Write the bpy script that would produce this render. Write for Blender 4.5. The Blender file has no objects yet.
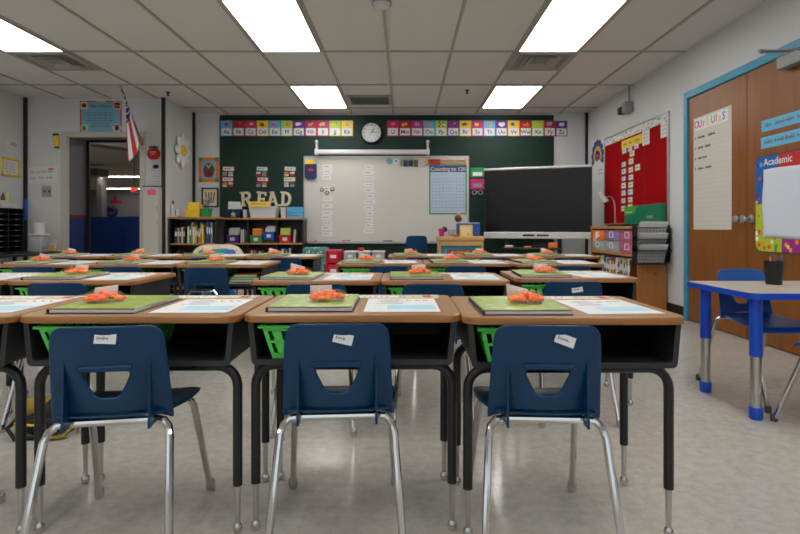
import bpy, bmesh, math, random
from mathutils import Vector, Matrix, Euler
rnd = random.Random(7)
S = bpy.context.scene
COL = S.collection
R = math.radians
F = 533.0; VX = 404.0; HY = 228.0; CH = 0.88     # 24 mm lens in pixels, vanishing point, eye height

def PX(x, D): return (x - VX) * D / F
def PZ(y, D): return CH + (HY - y) * D / F

# ------------------------------------------------------------------ materials
MATS = {}
def lin(c):
    return tuple((v / 255 / 12.92) if v / 255 <= 0.04045 else ((v / 255 + 0.055) / 1.055) ** 2.4 for v in c)
def M(name, rgb=None, rough=0.55, metal=0.0, var=0.08, scale=12.0, bump=0.0, spec=0.5, stretch=None):
    if name in MATS: return MATS[name]
    m = bpy.data.materials.new(name); m.use_nodes = True
    nt = m.node_tree; b = nt.nodes['Principled BSDF']
    c = lin(rgb)
    tc = nt.nodes.new('ShaderNodeTexCoord'); mp = nt.nodes.new('ShaderNodeMapping')
    nt.links.new(tc.outputs['Object'], mp.inputs['Vector'])
    if stretch: mp.inputs['Scale'].default_value = stretch
    n = nt.nodes.new('ShaderNodeTexNoise'); n.inputs['Scale'].default_value = scale
    n.inputs['Detail'].default_value = 4
    nt.links.new(mp.outputs['Vector'], n.inputs['Vector'])
    mx = nt.nodes.new('ShaderNodeMix'); mx.data_type = 'RGBA'
    mx.inputs['A'].default_value = (*[v * (1 - var) for v in c], 1)
    mx.inputs['B'].default_value = (*[min(1, v * (1 + var)) for v in c], 1)
    nt.links.new(n.outputs['Fac'], mx.inputs['Factor'])
    nt.links.new(mx.outputs['Result'], b.inputs['Base Color'])
    b.inputs['Roughness'].default_value = rough
    b.inputs['Metallic'].default_value = metal
    b.inputs['Specular IOR Level'].default_value = spec
    if bump:
        bp = nt.nodes.new('ShaderNodeBump'); bp.inputs['Strength'].default_value = bump
        bp.inputs['Distance'].default_value = 0.003
        nt.links.new(n.outputs['Fac'], bp.inputs['Height']); nt.links.new(bp.outputs['Normal'], b.inputs['Normal'])
    MATS[name] = m
    return m
def wood(name, c1, c2, rough=0.45, scale=(3, 3, 30), spec=0.5, nscale=2.2):
    m = bpy.data.materials.new(name); m.use_nodes = True
    nt = m.node_tree; b = nt.nodes['Principled BSDF']
    tc = nt.nodes.new('ShaderNodeTexCoord'); mp = nt.nodes.new('ShaderNodeMapping')
    mp.inputs['Scale'].default_value = scale
    nt.links.new(tc.outputs['Object'], mp.inputs['Vector'])
    n = nt.nodes.new('ShaderNodeTexNoise'); n.inputs['Scale'].default_value = nscale; n.inputs['Detail'].default_value = 6
    n.inputs['Distortion'].default_value = 0.6
    nt.links.new(mp.outputs['Vector'], n.inputs['Vector'])
    cr = nt.nodes.new('ShaderNodeValToRGB')
    cr.color_ramp.elements[0].position = 0.3; cr.color_ramp.elements[0].color = (*lin(c1), 1)
    cr.color_ramp.elements[1].position = 0.7; cr.color_ramp.elements[1].color = (*lin(c2), 1)
    nt.links.new(n.outputs['Fac'], cr.inputs['Fac']); nt.links.new(cr.outputs['Color'], b.inputs['Base Color'])
    b.inputs['Roughness'].default_value = rough; b.inputs['Specular IOR Level'].default_value = spec
    MATS[name] = m; return m
def emit(name, rgb, strength):
    m = bpy.data.materials.new(name); m.use_nodes = True
    nt = m.node_tree; b = nt.nodes['Principled BSDF']
    b.inputs['Base Color'].default_value = (*lin(rgb), 1)
    b.inputs['Emission Color'].default_value = (*lin(rgb), 1); b.inputs['Emission Strength'].default_value = strength
    MATS[name] = m; return m
def clear(name, rgb, alpha=0.35, rough=0.15):
    m = bpy.data.materials.new(name); m.use_nodes = True
    b = m.node_tree.nodes['Principled BSDF']
    b.inputs['Base Color'].default_value = (*lin(rgb), 1); b.inputs['Roughness'].default_value = rough
    b.inputs['Alpha'].default_value = alpha
    MATS[name] = m; return m
def spots(name, base, cols, scale=40, rough=0.7):
    m = bpy.data.materials.new(name); m.use_nodes = True
    nt = m.node_tree; b = nt.nodes['Principled BSDF']
    tc = nt.nodes.new('ShaderNodeTexCoord')
    v = nt.nodes.new('ShaderNodeTexVoronoi'); v.inputs['Scale'].default_value = scale
    nt.links.new(tc.outputs['Object'], v.inputs['Vector'])
    sp = nt.nodes.new('ShaderNodeSeparateColor'); nt.links.new(v.outputs['Color'], sp.inputs['Color'])
    cr = nt.nodes.new('ShaderNodeValToRGB'); cr.color_ramp.interpolation = 'CONSTANT'
    e = cr.color_ramp.elements
    e[0].position = 0; e[0].color = (*lin(cols[0]), 1); e[1].position = 1.0 / len(cols); e[1].color = (*lin(cols[1 % len(cols)]), 1)
    for i in range(2, len(cols)):
        k = e.new(i / len(cols)); k.color = (*lin(cols[i]), 1)
    nt.links.new(sp.outputs['Red'], cr.inputs['Fac'])
    th = nt.nodes.new('ShaderNodeMath'); th.operation = 'LESS_THAN'; th.inputs[1].default_value = 0.32
    nt.links.new(v.outputs['Distance'], th.inputs[0])
    mx = nt.nodes.new('ShaderNodeMix'); mx.data_type = 'RGBA'
    mx.inputs['A'].default_value = (*lin(base), 1)
    nt.links.new(th.outputs[0], mx.inputs['Factor']); nt.links.new(cr.outputs['Color'], mx.inputs['B'])
    nt.links.new(mx.outputs['Result'], b.inputs['Base Color']); b.inputs['Roughness'].default_value = rough
    MATS[name] = m; return m

# ------------------------------------------------------------------ mesh builder
FONT = {}
def text_geo(s):
    if s in FONT: return FONT[s]
    cu = bpy.data.curves.new('lettering_source', 'FONT'); cu.body = s; cu.size = 1.0; cu.align_x = 'CENTER'; cu.offset = 0.012
    cu.resolution_u = 3
    o = bpy.data.objects.new('lettering_source', cu); COL.objects.link(o)
    bpy.context.view_layer.update()
    dg = bpy.context.evaluated_depsgraph_get(); me = o.evaluated_get(dg).to_mesh()
    vs = [v.co.copy() for v in me.vertices]; fs = [tuple(p.vertices) for p in me.polygons]
    o.evaluated_get(dg).to_mesh_clear()
    bpy.data.objects.remove(o); bpy.data.curves.remove(cu)
    FONT[s] = (vs, fs); return FONT[s]

class MB:
    def __init__(s, mat=None): s.v = []; s.f = []; s.mi = []; s.mats = []; s.cur = 0; s.X = Matrix(); (mat and s.m(mat))
    def m(s, mat):
        if isinstance(mat, str): mat = MATS[mat]
        if mat not in s.mats: s.mats.append(mat)
        s.cur = s.mats.index(mat); return s
    def add(s, vs, fs):
        n = len(s.v); s.v += [s.X @ Vector(v) for v in vs]; s.f += [tuple(i + n for i in f) for f in fs]; s.mi += [s.cur] * len(fs); return s
    def box(s, c, d, b=0.0, rot=None, seg=1):
        hx, hy, hz = [k / 2 for k in d]
        vs = [Vector((x, y, z)) for x in (-hx, hx) for y in (-hy, hy) for z in (-hz, hz)]
        fs = [(0, 1, 3, 2), (4, 6, 7, 5), (0, 4, 5, 1), (2, 3, 7, 6), (0, 2, 6, 4), (1, 5, 7, 3)]
        if b > 0:
            bm = bmesh.new(); q = [bm.verts.new(v) for v in vs]
            for f in fs: bm.faces.new([q[i] for i in f])
            bmesh.ops.bevel(bm, geom=bm.edges[:], offset=min(b, 0.45 * min(d)), segments=seg, affect='EDGES', profile=0.5)
            bm.verts.index_update(); vs = [v.co.copy() for v in bm.verts]; fs = [tuple(v.index for v in f.verts) for f in bm.faces]; bm.free()
        mt = Matrix.Translation(c) @ (Euler(rot).to_matrix().to_4x4() if rot else Matrix())
        return s.add([mt @ v for v in vs], fs)
    def tube(s, pts, r, seg=10, cap=True):
        pts = [Vector(p) for p in pts]; n = len(pts); rs = r if isinstance(r, (list, tuple)) else [r] * n
        t0 = (pts[1] - pts[0]).normalized(); up = Vector((0, 0, 1)) if abs(t0.z) < .9 else Vector((1, 0, 0))
        nx = t0.cross(up).normalized(); vs = []
        for i, p in enumerate(pts):
            a = (pts[min(i + 1, n - 1)] - pts[max(i - 1, 0)]).normalized()
            nx = (nx - a * nx.dot(a)).normalized(); ny = a.cross(nx)
            vs += [p + (nx * math.cos(2 * math.pi * k / seg) + ny * math.sin(2 * math.pi * k / seg)) * rs[i] for k in range(seg)]
        fs = [(i * seg + k, i * seg + (k + 1) % seg, (i + 1) * seg + (k + 1) % seg, (i + 1) * seg + k) for i in range(n - 1) for k in range(seg)]
        if cap: fs += [tuple(range(seg))[::-1], tuple((n - 1) * seg + k for k in range(seg))]
        return s.add(vs, fs)
    def lathe(s, prof, c=(0, 0, 0), seg=16, axis='Z', ring=False):
        if ring: prof = list(prof) + [prof[0]]
        vs = []; n = len(prof)
        for r, z in prof:
            for k in range(seg):
                a = 2 * math.pi * k / seg; x, y = r * math.cos(a), r * math.sin(a)
                v = (x, y, z) if axis == 'Z' else (x, -z, y)      # 'Y': profile runs toward -Y
                vs.append(Vector(v) + Vector(c))
        fs = [(i * seg + k, i * seg + (k + 1) % seg, (i + 1) * seg + (k + 1) % seg, (i + 1) * seg + k) for i in range(n - 1) for k in range(seg)]
        if not ring: fs += [tuple(range(seg))[::-1], tuple((n - 1) * seg + k for k in range(seg))]
        return s.add(vs, fs)
    def ball(s, c, r, seg=12, rings=8):
        if not isinstance(r, (list, tuple)): r = (r, r, r)
        vs = []; fs = []
        for i in range(rings + 1):
            th = math.pi * i / rings
            for k in range(seg):
                a = 2 * math.pi * k / seg
                vs.append((c[0] + r[0] * math.sin(th) * math.cos(a), c[1] + r[1] * math.sin(th) * math.sin(a), c[2] + r[2] * math.cos(th)))
        for i in range(rings):
            for k in range(seg): fs.append((i * seg + k, (i + 1) * seg + k, (i + 1) * seg + (k + 1) % seg, i * seg + (k + 1) % seg))
        return s.add(vs, fs)
    def prism(s, poly, y0, y1):            # polygon in XZ, extruded in Y
        n = len(poly)
        vs = [(x, y0, z) for x, z in poly] + [(x, y1, z) for x, z in poly]
        fs = [tuple(range(n)), tuple(range(2 * n - 1, n - 1, -1))] + [(i, n + i, n + (i + 1) % n, (i + 1) % n) for i in range(n)]
        return s.add(vs, fs)
    def plate(s, x0, x1, z0, z1, y=0.0, t=0.002):     # flat piece whose face looks to -Y
        return s.box(((x0 + x1) / 2, y - t / 2, (z0 + z1) / 2), (abs(x1 - x0), t, abs(z1 - z0)))
    def disc(s, x, z, r, y=0.0, t=0.002, seg=20, rz=None):
        rz = rz or r
        return s.prism([(x + r * math.cos(2 * math.pi * k / seg), z + rz * math.sin(2 * math.pi * k / seg)) for k in range(seg)], y - t, y)
    def text(s, st, size, x, z, y):
        vs, fs = text_geo(st)
        return s.add([(x + v.x * size, y - 0.0006, z + v.y * size) for v in vs], fs)
    def squiggle(s, x0, x1, z, h, y, words=3):
        w = (x1 - x0) / words
        for i in range(words):
            a = x0 + i * w; e = a + w * rnd.uniform(.65, .9); x = a
            while x < e:
                st = h * rnd.uniform(.35, .7); hh = h * rnd.uniform(.5, 1)
                s.plate(x, min(x + st * .45, e), z - hh * .4, z + hh * .5, y, .0006); s.plate(x, min(x + st, e), z - h * .1, z + h * .08, y, .0006); x += st
        return s
    def build(s, name, parent=None, loc=(0, 0, 0), rz=0.0, smooth=True, ang=35, rot=None):
        me = bpy.data.meshes.new(name); me.from_pydata([tuple(v) for v in s.v], [], s.f)
        for mt in s.mats: me.materials.append(mt)
        me.polygons.foreach_set('material_index', s.mi)
        bm = bmesh.new(); bm.from_mesh(me); bmesh.ops.recalc_face_normals(bm, faces=bm.faces); bm.to_mesh(me); bm.free()
        if smooth:
            me.shade_smooth(); me.set_sharp_from_angle(angle=R(ang))
        me.update()
        o = bpy.data.objects.new(name, me); COL.objects.link(o)
        o.location = loc; o.rotation_euler = rot if rot else (0, 0, rz)
        if parent: o.parent = parent
        return o

def tag(o, label, cat, group=None, kind=None):
    o['label'] = label; o['category'] = cat
    if group: o['group'] = group
    if kind: o['kind'] = kind
    return o
def thing(name, label, cat, loc=(0, 0, 0), rz=0.0, group=None):
    o = bpy.data.objects.new(name, None); COL.objects.link(o); o.empty_display_size = .05
    o.location = loc; o.rotation_euler = (0, 0, rz)
    return tag(o, label, cat, group)
def struct(o): o['kind'] = 'structure'; return o
def dup(src, label=None, loc=None, rz=None, group=None):
    c = src.copy(); COL.objects.link(c)
    for ch in [o for o in bpy.data.objects if o.parent == src]:
        k = ch.copy(); COL.objects.link(k); k.parent = c
        for g in [o for o in bpy.data.objects if o.parent == ch]:
            q = g.copy(); COL.objects.link(q); q.parent = k
    if label: c['label'] = label
    if loc is not None: c.location = loc
    if rz is not None: c.rotation_euler = (0, 0, rz)
    if group: c['group'] = group
    return c
def bake(o, mods):
    for f in mods: f(o)
    bpy.context.view_layer.update()
    dg = bpy.context.evaluated_depsgraph_get()
    me = bpy.data.meshes.new_from_object(o.evaluated_get(dg))
    o.modifiers.clear(); old = o.data; o.data = me; me.name = old.name + '_mesh'; bpy.data.meshes.remove(old)
    return o
def solid(t, off=0):
    def f(o):
        m = o.modifiers.new('s', 'SOLIDIFY'); m.thickness = t; m.offset = off
    return f
def subd(n=1):
    def f(o):
        m = o.modifiers.new('d', 'SUBSURF'); m.levels = n; m.render_levels = n
    return f
WORDS = ['first', 'second', 'third', 'fourth', 'fifth', 'sixth', 'seventh', 'eighth', 'ninth', 'tenth', 'eleventh', 'twelfth', 'thirteenth', 'fourteenth', 'fifteenth', 'sixteenth']
def arc(c, a0, a1, r, n=6):
    return [(c[0] + r * math.cos(R(a0 + (a1 - a0) * k / n)), c[1] + r * math.sin(R(a0 + (a1 - a0) * k / n))) for k in range(n + 1)]

# ------------------------------------------------------------------ palette
M('wall_paint', (206, 207, 208), .6, var=.03, scale=3)
M('ceiling_tile', (217, 215, 213), .9, var=.06, scale=150, bump=.15)
M('grid_white', (168, 160, 150), .5, var=.02)
M('black_trim', (16, 16, 17), .45); M('black_metal', (27, 27, 29), .42, var=.12, scale=60); M('box_metal', (38, 38, 41), .5, var=.15, scale=50)
M('black_plastic', (12, 12, 13), .5); M('chrome', (206, 204, 200), .12, 1.0, var=.04); M('steel', (196, 194, 190), .22, 1.0, var=.05)
M('navy_plastic', (5, 54, 90), .36, var=.06, scale=8, spec=.35); M('blue_plastic', (8, 82, 158), .35, var=.05)
M('table_blue', (14, 74, 192), .35, var=.04)
M('green_basket', (106, 236, 104), .4, var=.05); M('grey_rubber', (70, 70, 72), .7)
M('chalkboard', (20, 47, 39), .6, var=.14, scale=3, spec=.3); M('whiteboard', (200, 197, 191), .28, var=.02, scale=2)
M('alu', (176, 176, 176), .35, .8, var=.03)
M('paper', (216, 216, 218), .75, var=.02); M('paper_warm', (196, 192, 182), .75, var=.03); M('ink', (30, 30, 34), .7); M('grey_ink', (120, 120, 124), .7)
for n, c in dict(red=(186, 22, 34), orange=(232, 120, 20), yellow=(236, 200, 40), lime=(172, 204, 84), green=(30, 140, 70), teal=(30, 130, 130), sky=(90, 175, 220), blue=(30, 80, 175),
                 navy=(22, 36, 90), purple=(100, 40, 140), magenta=(190, 30, 110), pink=(230, 90, 150), brown=(98, 60, 34), cream=(220, 208, 180), white=(224, 224, 224), grey=(140, 140, 142),
                 dark=(40, 40, 44), maroon=(110, 22, 36), tan=(190, 150, 100)).items():
    M('c_' + n, c, .55, var=.06, scale=20)
M('red_felt', (152, 1, 10), .9, var=.08, scale=60, spec=.12)
M('light_blue_ink', (162, 206, 220), .75, var=.1)
M('pale_plastic', (206, 206, 208), .4)
clear('clear_plastic', (225, 230, 235), .22, .12); clear('clear_purple', (160, 140, 190), .75, .25); clear('clear_pink', (214, 110, 150), .75, .25)
clear('clear_grey', (190, 192, 196), .7, .25); clear('clear_red', (214, 40, 70), .75, .25)
clear('film', (250, 240, 230), .07, .08)
wood('laminate', (140, 104, 66), (158, 120, 80), .38, (2, 26, 26), .5)
wood('edge_band', (140, 90, 40), (154, 104, 52), .4, (2, 20, 20))
wood('door_wood', (118, 68, 14), (134, 80, 22), .4, (14, 14, 1.2), .5, 1.6)
wood('shelf_wood', (168, 112, 60), (192, 134, 76), .42, (3, 20, 20))
wood('cabinet_wood', (160, 100, 46), (180, 118, 60), .42, (12, 12, 1.5), .5, 1.6)
wood('pale_wood', (198, 152, 96), (214, 170, 112), .45, (3, 20, 20))
emit('lamp_panel', (255, 252, 247), 11.0); emit('hall_lamp', (255, 246, 230), 10.0); emit('exit_red', (255, 40, 30), 2.0)
spots('spotted_cloth', (206, 196, 172), [(60, 120, 140), (200, 120, 60), (110, 140, 70), (150, 70, 90)], 38)
spots('teal_pattern', (70, 120, 116), [(150, 190, 182), (90, 150, 140), (190, 205, 190)], 30)
spots('dotted_border', (214, 214, 210), [(60, 60, 70), (200, 60, 80), (60, 150, 160), (120, 180, 70)], 22)
spots('doodle_lime', (168, 190, 30), [(220, 60, 50), (70, 150, 60), (240, 240, 220), (235, 130, 30)], 18)
spots('doodle_blue', (24, 86, 160), [(220, 50, 60), (60, 170, 220), (240, 220, 60), (20, 50, 120)], 18)
spots('doodle_purple', (150, 30, 130), [(240, 140, 40), (250, 220, 80), (230, 60, 90)], 18)
spots('strip_print', (196, 190, 176), [(220, 180, 60), (110, 110, 120), (160, 60, 60), (80, 120, 160), (190, 190, 190)], 60)
spots('cover_lime', (146, 170, 76), [(172, 190, 102), (130, 158, 66), (182, 196, 124)], 24, .35)

# glossy vinyl floor tiles
def floor_mat():
    m = bpy.data.materials.new('vinyl_tile'); m.use_nodes = True
    nt = m.node_tree; b = nt.nodes['Principled BSDF']; N = nt.nodes.new; L = nt.links.new
    tc = N('ShaderNodeTexCoord')
    br = N('ShaderNodeTexBrick'); br.offset = 0.0; br.inputs['Scale'].default_value = 1.0
    br.inputs['Brick Width'].default_value = .305; br.inputs['Row Height'].default_value = .305
    br.inputs['Mortar Size'].default_value = .0012; br.inputs['Mortar Smooth'].default_value = .3
    br.inputs['Color1'].default_value = (*lin((190, 187, 179)), 1); br.inputs['Color2'].default_value = (*lin((185, 181, 173)), 1)
    br.inputs['Mortar'].default_value = (*lin((176, 172, 164)), 1)
    L(tc.outputs['Object'], br.inputs['Vector'])
    n = N('ShaderNodeTexNoise'); n.inputs['Scale'].default_value = 26; n.inputs['Detail'].default_value = 7; n.inputs['Roughness'].default_value = .7
    L(tc.outputs['Object'], n.inputs['Vector'])
    cr = N('ShaderNodeValToRGB'); cr.color_ramp.elements[0].position = .32; cr.color_ramp.elements[0].color = (.80, .79, .77, 1)
    cr.color_ramp.elements[1].position = .62; cr.color_ramp.elements[1].color = (1, 1, 1, 1)
    L(n.outputs['Fac'], cr.inputs['Fac'])
    mx = N('ShaderNodeMix'); mx.data_type = 'RGBA'; mx.blend_type = 'MULTIPLY'; mx.inputs['Factor'].default_value = 1
    L(br.outputs['Color'], mx.inputs['A']); L(cr.outputs['Color'], mx.inputs['B']); L(mx.outputs['Result'], b.inputs['Base Color'])
    n2 = N('ShaderNodeTexNoise'); n2.inputs['Scale'].default_value = 2.5; n2.inputs['Detail'].default_value = 5
    L(tc.outputs['Object'], n2.inputs['Vector'])
    mr = N('ShaderNodeMapRange'); mr.inputs['To Min'].default_value = .10; mr.inputs['To Max'].default_value = .24
    L(n2.outputs['Fac'], mr.inputs['Value']); L(mr.outputs['Result'], b.inputs['Roughness'])
    bp = N('ShaderNodeBump'); bp.inputs['Strength'].default_value = .03; bp.inputs['Distance'].default_value = .003
    L(n2.outputs['Fac'], bp.inputs['Height']); L(bp.outputs['Normal'], b.inputs['Normal'])
    b.inputs['Specular IOR Level'].default_value = .45
    MATS['vinyl_tile'] = m
floor_mat()

# ------------------------------------------------------------------ room shell
XR, XL, XN, DB, DN, ZC, DF = 2.74, -5.01, -3.15, 7.97, 7.05, 2.60, -1.7
HX0, HX1, HD1 = -15.5, -3.25, 24.0            # the hall beyond the doorway
def sbox(name, mat, x0, x1, y0, y1, z0, z1):
    return struct(MB(mat).box(((x0 + x1) / 2, (y0 + y1) / 2, (z0 + z1) / 2), (x1 - x0, y1 - y0, z1 - z0)).build(name, smooth=False))
fl = MB('vinyl_tile'); fl.box(((XL + XR) / 2, (DF + DB) / 2, -.05), (XR - XL + .2, DB - DF + .2, .1)); struct(fl.build('floor', smooth=False))
struct(MB('vinyl_tile').box(((HX0 + HX1) / 2, (DB + .1 + HD1) / 2, -.05), (HX1 - HX0, HD1 - DB - .1, .1)).build('floor_hall', smooth=False))
sbox('ceiling', 'ceiling_tile', XL - .1, XR + .1, DF - .1, DB + .1, ZC, ZC + .06)
sbox('ceiling_hall', 'ceiling_tile', HX0, HX1, DB + .1, HD1, ZC, ZC + .06)
sbox('wall_right', 'wall_paint', XR, XR + .1, DF, DB, 0, ZC)
sbox('wall_left', 'wall_paint', XL - .1, XL, DF, DN, 0, ZC)
wb = MB('wall_paint'); WX0, WX1, WZ0, WZ1 = -4.2, 1.9, .95, 2.3
wb.box(((XL + XR) / 2, DF - .05, WZ0 / 2), (XR - XL, .1, WZ0)).box(((XL + XR) / 2, DF - .05, (WZ1 + ZC) / 2), (XR - XL, .1, ZC - WZ1)).box(((XL + WX0) / 2, DF - .05, (WZ0 + WZ1) / 2), (WX0 - XL, .1, WZ1 - WZ0)).box(((WX1 + XR) / 2, DF - .05, (WZ0 + WZ1) / 2), (XR - WX1, .1, WZ1 - WZ0))
struct(wb.build('wall_behind', smooth=False))
clear('added_window_glass', (235, 240, 245), .08, .05)
for k in range(4):  # unseen windows, added to let cool light reach the chrome from behind
    x0, x1 = WX0 + k * (WX1 - WX0) / 4, WX0 + (k + 1) * (WX1 - WX0) / 4
    wf = MB('alu')
    for x in (x0 + .03, x1 - .03): wf.box((x, DF - .05, (WZ0 + WZ1) / 2), (.06, .06, WZ1 - WZ0))
    for z in (WZ0 + .03, WZ1 - .03): wf.box(((x0 + x1) / 2, DF - .05, z), (x1 - x0 - .12, .06, .06))
    wo = struct(wf.build(f'added_window_{k + 1}', smooth=False)); MB('added_window_glass').box(((x0 + x1) / 2, DF - .05, (WZ0 + WZ1) / 2), (x1 - x0 - .12, .006, WZ1 - WZ0 - .12)).build('pane', wo, smooth=False)
sbox('wall_back', 'wall_paint', XN, XR, DB, DB + .1, 0, ZC)
sbox('wall_nook', 'wall_paint', XN - .1, XN, DN + .04, DB, 0, ZC)
DX0, DX1, DZ = PX(67.5, DN), PX(140.5, DN), 2.08
w = MB('wall_paint')
w.box(((XL + DX0) / 2, DN + .02, ZC / 2), (DX0 - XL, .04, ZC)).box(((DX1 + XN) / 2, DN + .02, ZC / 2), (XN - DX1, .04, ZC)).box(((DX0 + DX1) / 2, DN + .02, (DZ + ZC) / 2), (DX1 - DX0, .04, ZC - DZ))
struct(w.build('wall_doorway', smooth=False))
# deep reveal of the doorway: grey above, dark red stripe, blue wainscot
M('wall_grey', (112, 112, 116), .6, var=.03); M('blue_wall', (6, 46, 114), .45, var=.06, scale=2)
for nm, x0, x1 in (('wall_reveal_left', DX0 - .2, DX0 - .005), ('wall_reveal_right', DX1 + .005, DX1 + .2)):
    w = MB('wall_grey').box(((x0 + x1) / 2, DN + .25, 1.83), (x1 - x0, .42, 1.54)).m('c_maroon').box(((x0 + x1) / 2, DN + .25, 1.035), (x1 - x0, .42, .05)).m('blue_wall').box(((x0 + x1) / 2, DN + .25, .505), (x1 - x0, .42, 1.01))
    struct(w.build(nm, smooth=False))
w = MB('wall_grey').box(((DX0 + DX1) / 2, DN + .25, (DZ + .03 + ZC) / 2), (DX1 - DX0 + .01, .42, ZC - DZ - .03)); struct(w.build('ceiling_reveal', smooth=False))
w = MB('black_trim')
w.box((DX0 + .012, DN + .445, 1.05), (.05, .03, 2.1)).box((DX1 - .012, DN + .445, 1.05), (.05, .03, 2.1)).box(((DX0 + DX1) / 2, DN + .44, 2.1), (DX1 - DX0, .03, .04))
struct(w.build('trim_1', smooth=False))
M('frame_cream', (188, 184, 176), .5, var=.03)
w = MB('frame_cream')
for x in (DX0 - .035, DX1 + .035): w.box((x, DN - .012, (DZ + .07) / 2), (.07, .024, DZ + .07), .004)
w.box(((DX0 + DX1) / 2, DN - .012, DZ + .035), (DX1 - DX0, .024, .07), .004)
struct(w.build('trim_2'))
# hall walls
sbox('wall_hall_far', 'wall_grey', HX0, HX1, HD1, HD1 + .1, 0, ZC)
sbox('wall_hall_left', 'wall_paint', HX0 - .1, HX0, DB - .4, HD1, 0, ZC)
sbox('wall_hall_right', 'wall_paint', HX1, HX1 + .1, DB + .1, HD1, 0, ZC)
sbox('wall_hall_near', 'wall_grey', HX0, DX0 - .2, DN + .46, DN + .56, 0, ZC)
sbox('wall_hall_stub', 'wall_grey', DX1 + .2, XN - .1, DN + .46, DN + .56, 0, ZC)
struct(MB('c_grey').box(((HX0 + HX1) / 2, (DN + .46 + DB + .1) / 2, -.05), (HX1 - HX0, .46, .1)).build('floor_threshold', smooth=False))
sbox('ceiling_threshold', 'ceiling_tile', HX0, HX1, DN + .46, DB + .1, ZC, ZC + .06)
sbox('wall_hall_low', 'blue_wall', -7.4, -4.84, 9.6, 9.72, 0, 1.08)
sbox('wall_hall_low_return', 'blue_wall', -4.84, -4.6, 9.3, 9.72, 0, 1.08)
sbox('pillar', 'wall_grey', PX(98.5, 17.8), PX(103.5, 17.8), 17.7, 18.0, 0, ZC)
struct(MB('wall_grey').box((-4.6, 11.0, 2.47), (5.0, .35, .26), rot=(0, 0, R(62))).build('beam', smooth=False))
sbox('trim_3', 'black_trim', XL + .001, XL + .036, DN - .036, DN - .001, .12, ZC)
sbox('trim_4', 'black_trim', XN - .045, XN - .001, DN - .03, DN - .001, 0, ZC)
sbox('trim_5', 'black_trim', XN + .001, XN + .035, DB - .035, DB - .001, 0, ZC)
sbox('trim_6', 'black_trim', XR - .035, XR - .001, DB - .035, DB - .001, 0, ZC)
sbox('baseboard_right', 'black_trim', XR - .012, XR - .001, 5.2, DB - .06, 0, .11)
sbox('baseboard_back', 'black_trim', XN + .06, XR - .06, DB - .012, DB - .001, 0, .11)
sbox('baseboard_left', 'black_trim', XL + .001, XL + .012, DF + .02, DN - .06, 0, .11)
# ceiling grid
GX0, GS, GD0, GDS = -1.40, .62, 5.18, 1.21
g = MB('grid_white')
for k in range(-6, 7):
    x = GX0 + GS * k
    if XL < x < XR:
        y1 = DB if x > XN else DN
        g.box((x, (DF + y1) / 2, ZC - .005), (.026, y1 - DF, .010))
for k in range(-6, 3):
    y = GD0 + GDS * k
    if y > DF: g.box((((XL if y < DN else XN) + XR) / 2, y, ZC - .0055), (XR - (XL if y < DN else XN), .026, .010))
for x in (GX0 - 4 * GS, GX0 + 4 * GS): g.box((x + GS / 2, GD0 + .605, ZC - .0055), (GS, .026, .010))
struct(g.build('ceiling_grid', smooth=False))
# lights
def ceiling_light(x0, y0, label):
    t = thing('ceiling_light', label, 'ceiling light', (x0 + GS / 2, y0 + GDS / 2, ZC - .012), 0, 'recessed fluorescent ceiling lights')
    f = MB('grid_white'); a, b2 = GS / 2 - .012, GDS / 2 - .012
    for s in (-1, 1): f.box((s * (a - .012), 0, 0), (.024, 2 * b2, .014), .003).box((0, s * (b2 - .006), 0), (2 * a, .012, .0135), .003)
    f.build('frame', t)
    MB('lamp_panel').box((0, 0, .003), (2 * a - .04, 2 * b2 - .02, .006)).build('diffuser', t, smooth=False)
LD = [GD0 - GDS, GD0 + GDS, GD0 - 3 * GDS, GD0 - 5 * GDS]
for x, nm, ks in ((GX0, 'the middle column of lights', (0, 1, 2, 3)), (GX0 + 4 * GS, 'the right column of lights', (0, 1, 2, 3)), (GX0 - 4 * GS, 'the left column at the photo edge', (0, 2, 3))):
    for k in ks:
        d = ['nearer', 'farther', 'overhead', 'rearmost'][k]
        ceiling_light(x, LD[k], f'{d} rectangular fluorescent ceiling light in {nm}')
def vent(x, y, w, d, label, rings=True):
    t = thing('ceiling_vent', label, 'vent', (x, y, ZC - .012))
    f = MB('grid_white')
    for s in (-1, 1): f.box((s * (w / 2 - .02), 0, 0), (.04, d, .018), .004).box((0, s * (d / 2 - .02), 0), (w, .04, .017), .004)
    f.build('frame', t)
    MB('c_grey').box((0, 0, .006), (w - .06, d - .06, .004)).build('backing', t, smooth=False)
    if rings:
        for q in (.40, .26):
            l = MB('grid_white')
            for s in (-1, 1): l.box((s * q * w / 2 * 1.4, 0, -.002), (.05, q * d * 1.4 + .05, .006), rot=(0, R(30 * s), 0)).box((0, s * q * d / 2 * 1.4, -.002), (q * w * 1.4 - .05, .05, .006), rot=(R(-30 * s), 0, 0))
            l.build('louver', t)
    else:
        l = MB('c_grey')
        for k in range(9): l.box((0, -d / 2 + .05 + k * (d - .1) / 8, 0), (w - .06, .03, .004), rot=(R(35), 0, 0))
        l.build('louver', t)
vent(GX0 - 3.5 * GS, GD0 + .3025, GS - .03, .575, 'square louvered air vent in the ceiling beside the leftmost light')
vent(GX0 + 4.5 * GS, GD0 + .3025, GS - .03, .575, 'square louvered air vent between the two right hand ceiling lights')
vent(PX(370, 7.2), 7.14, .58, .5, 'grey return air grille in ceiling right of middle light', False)
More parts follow.
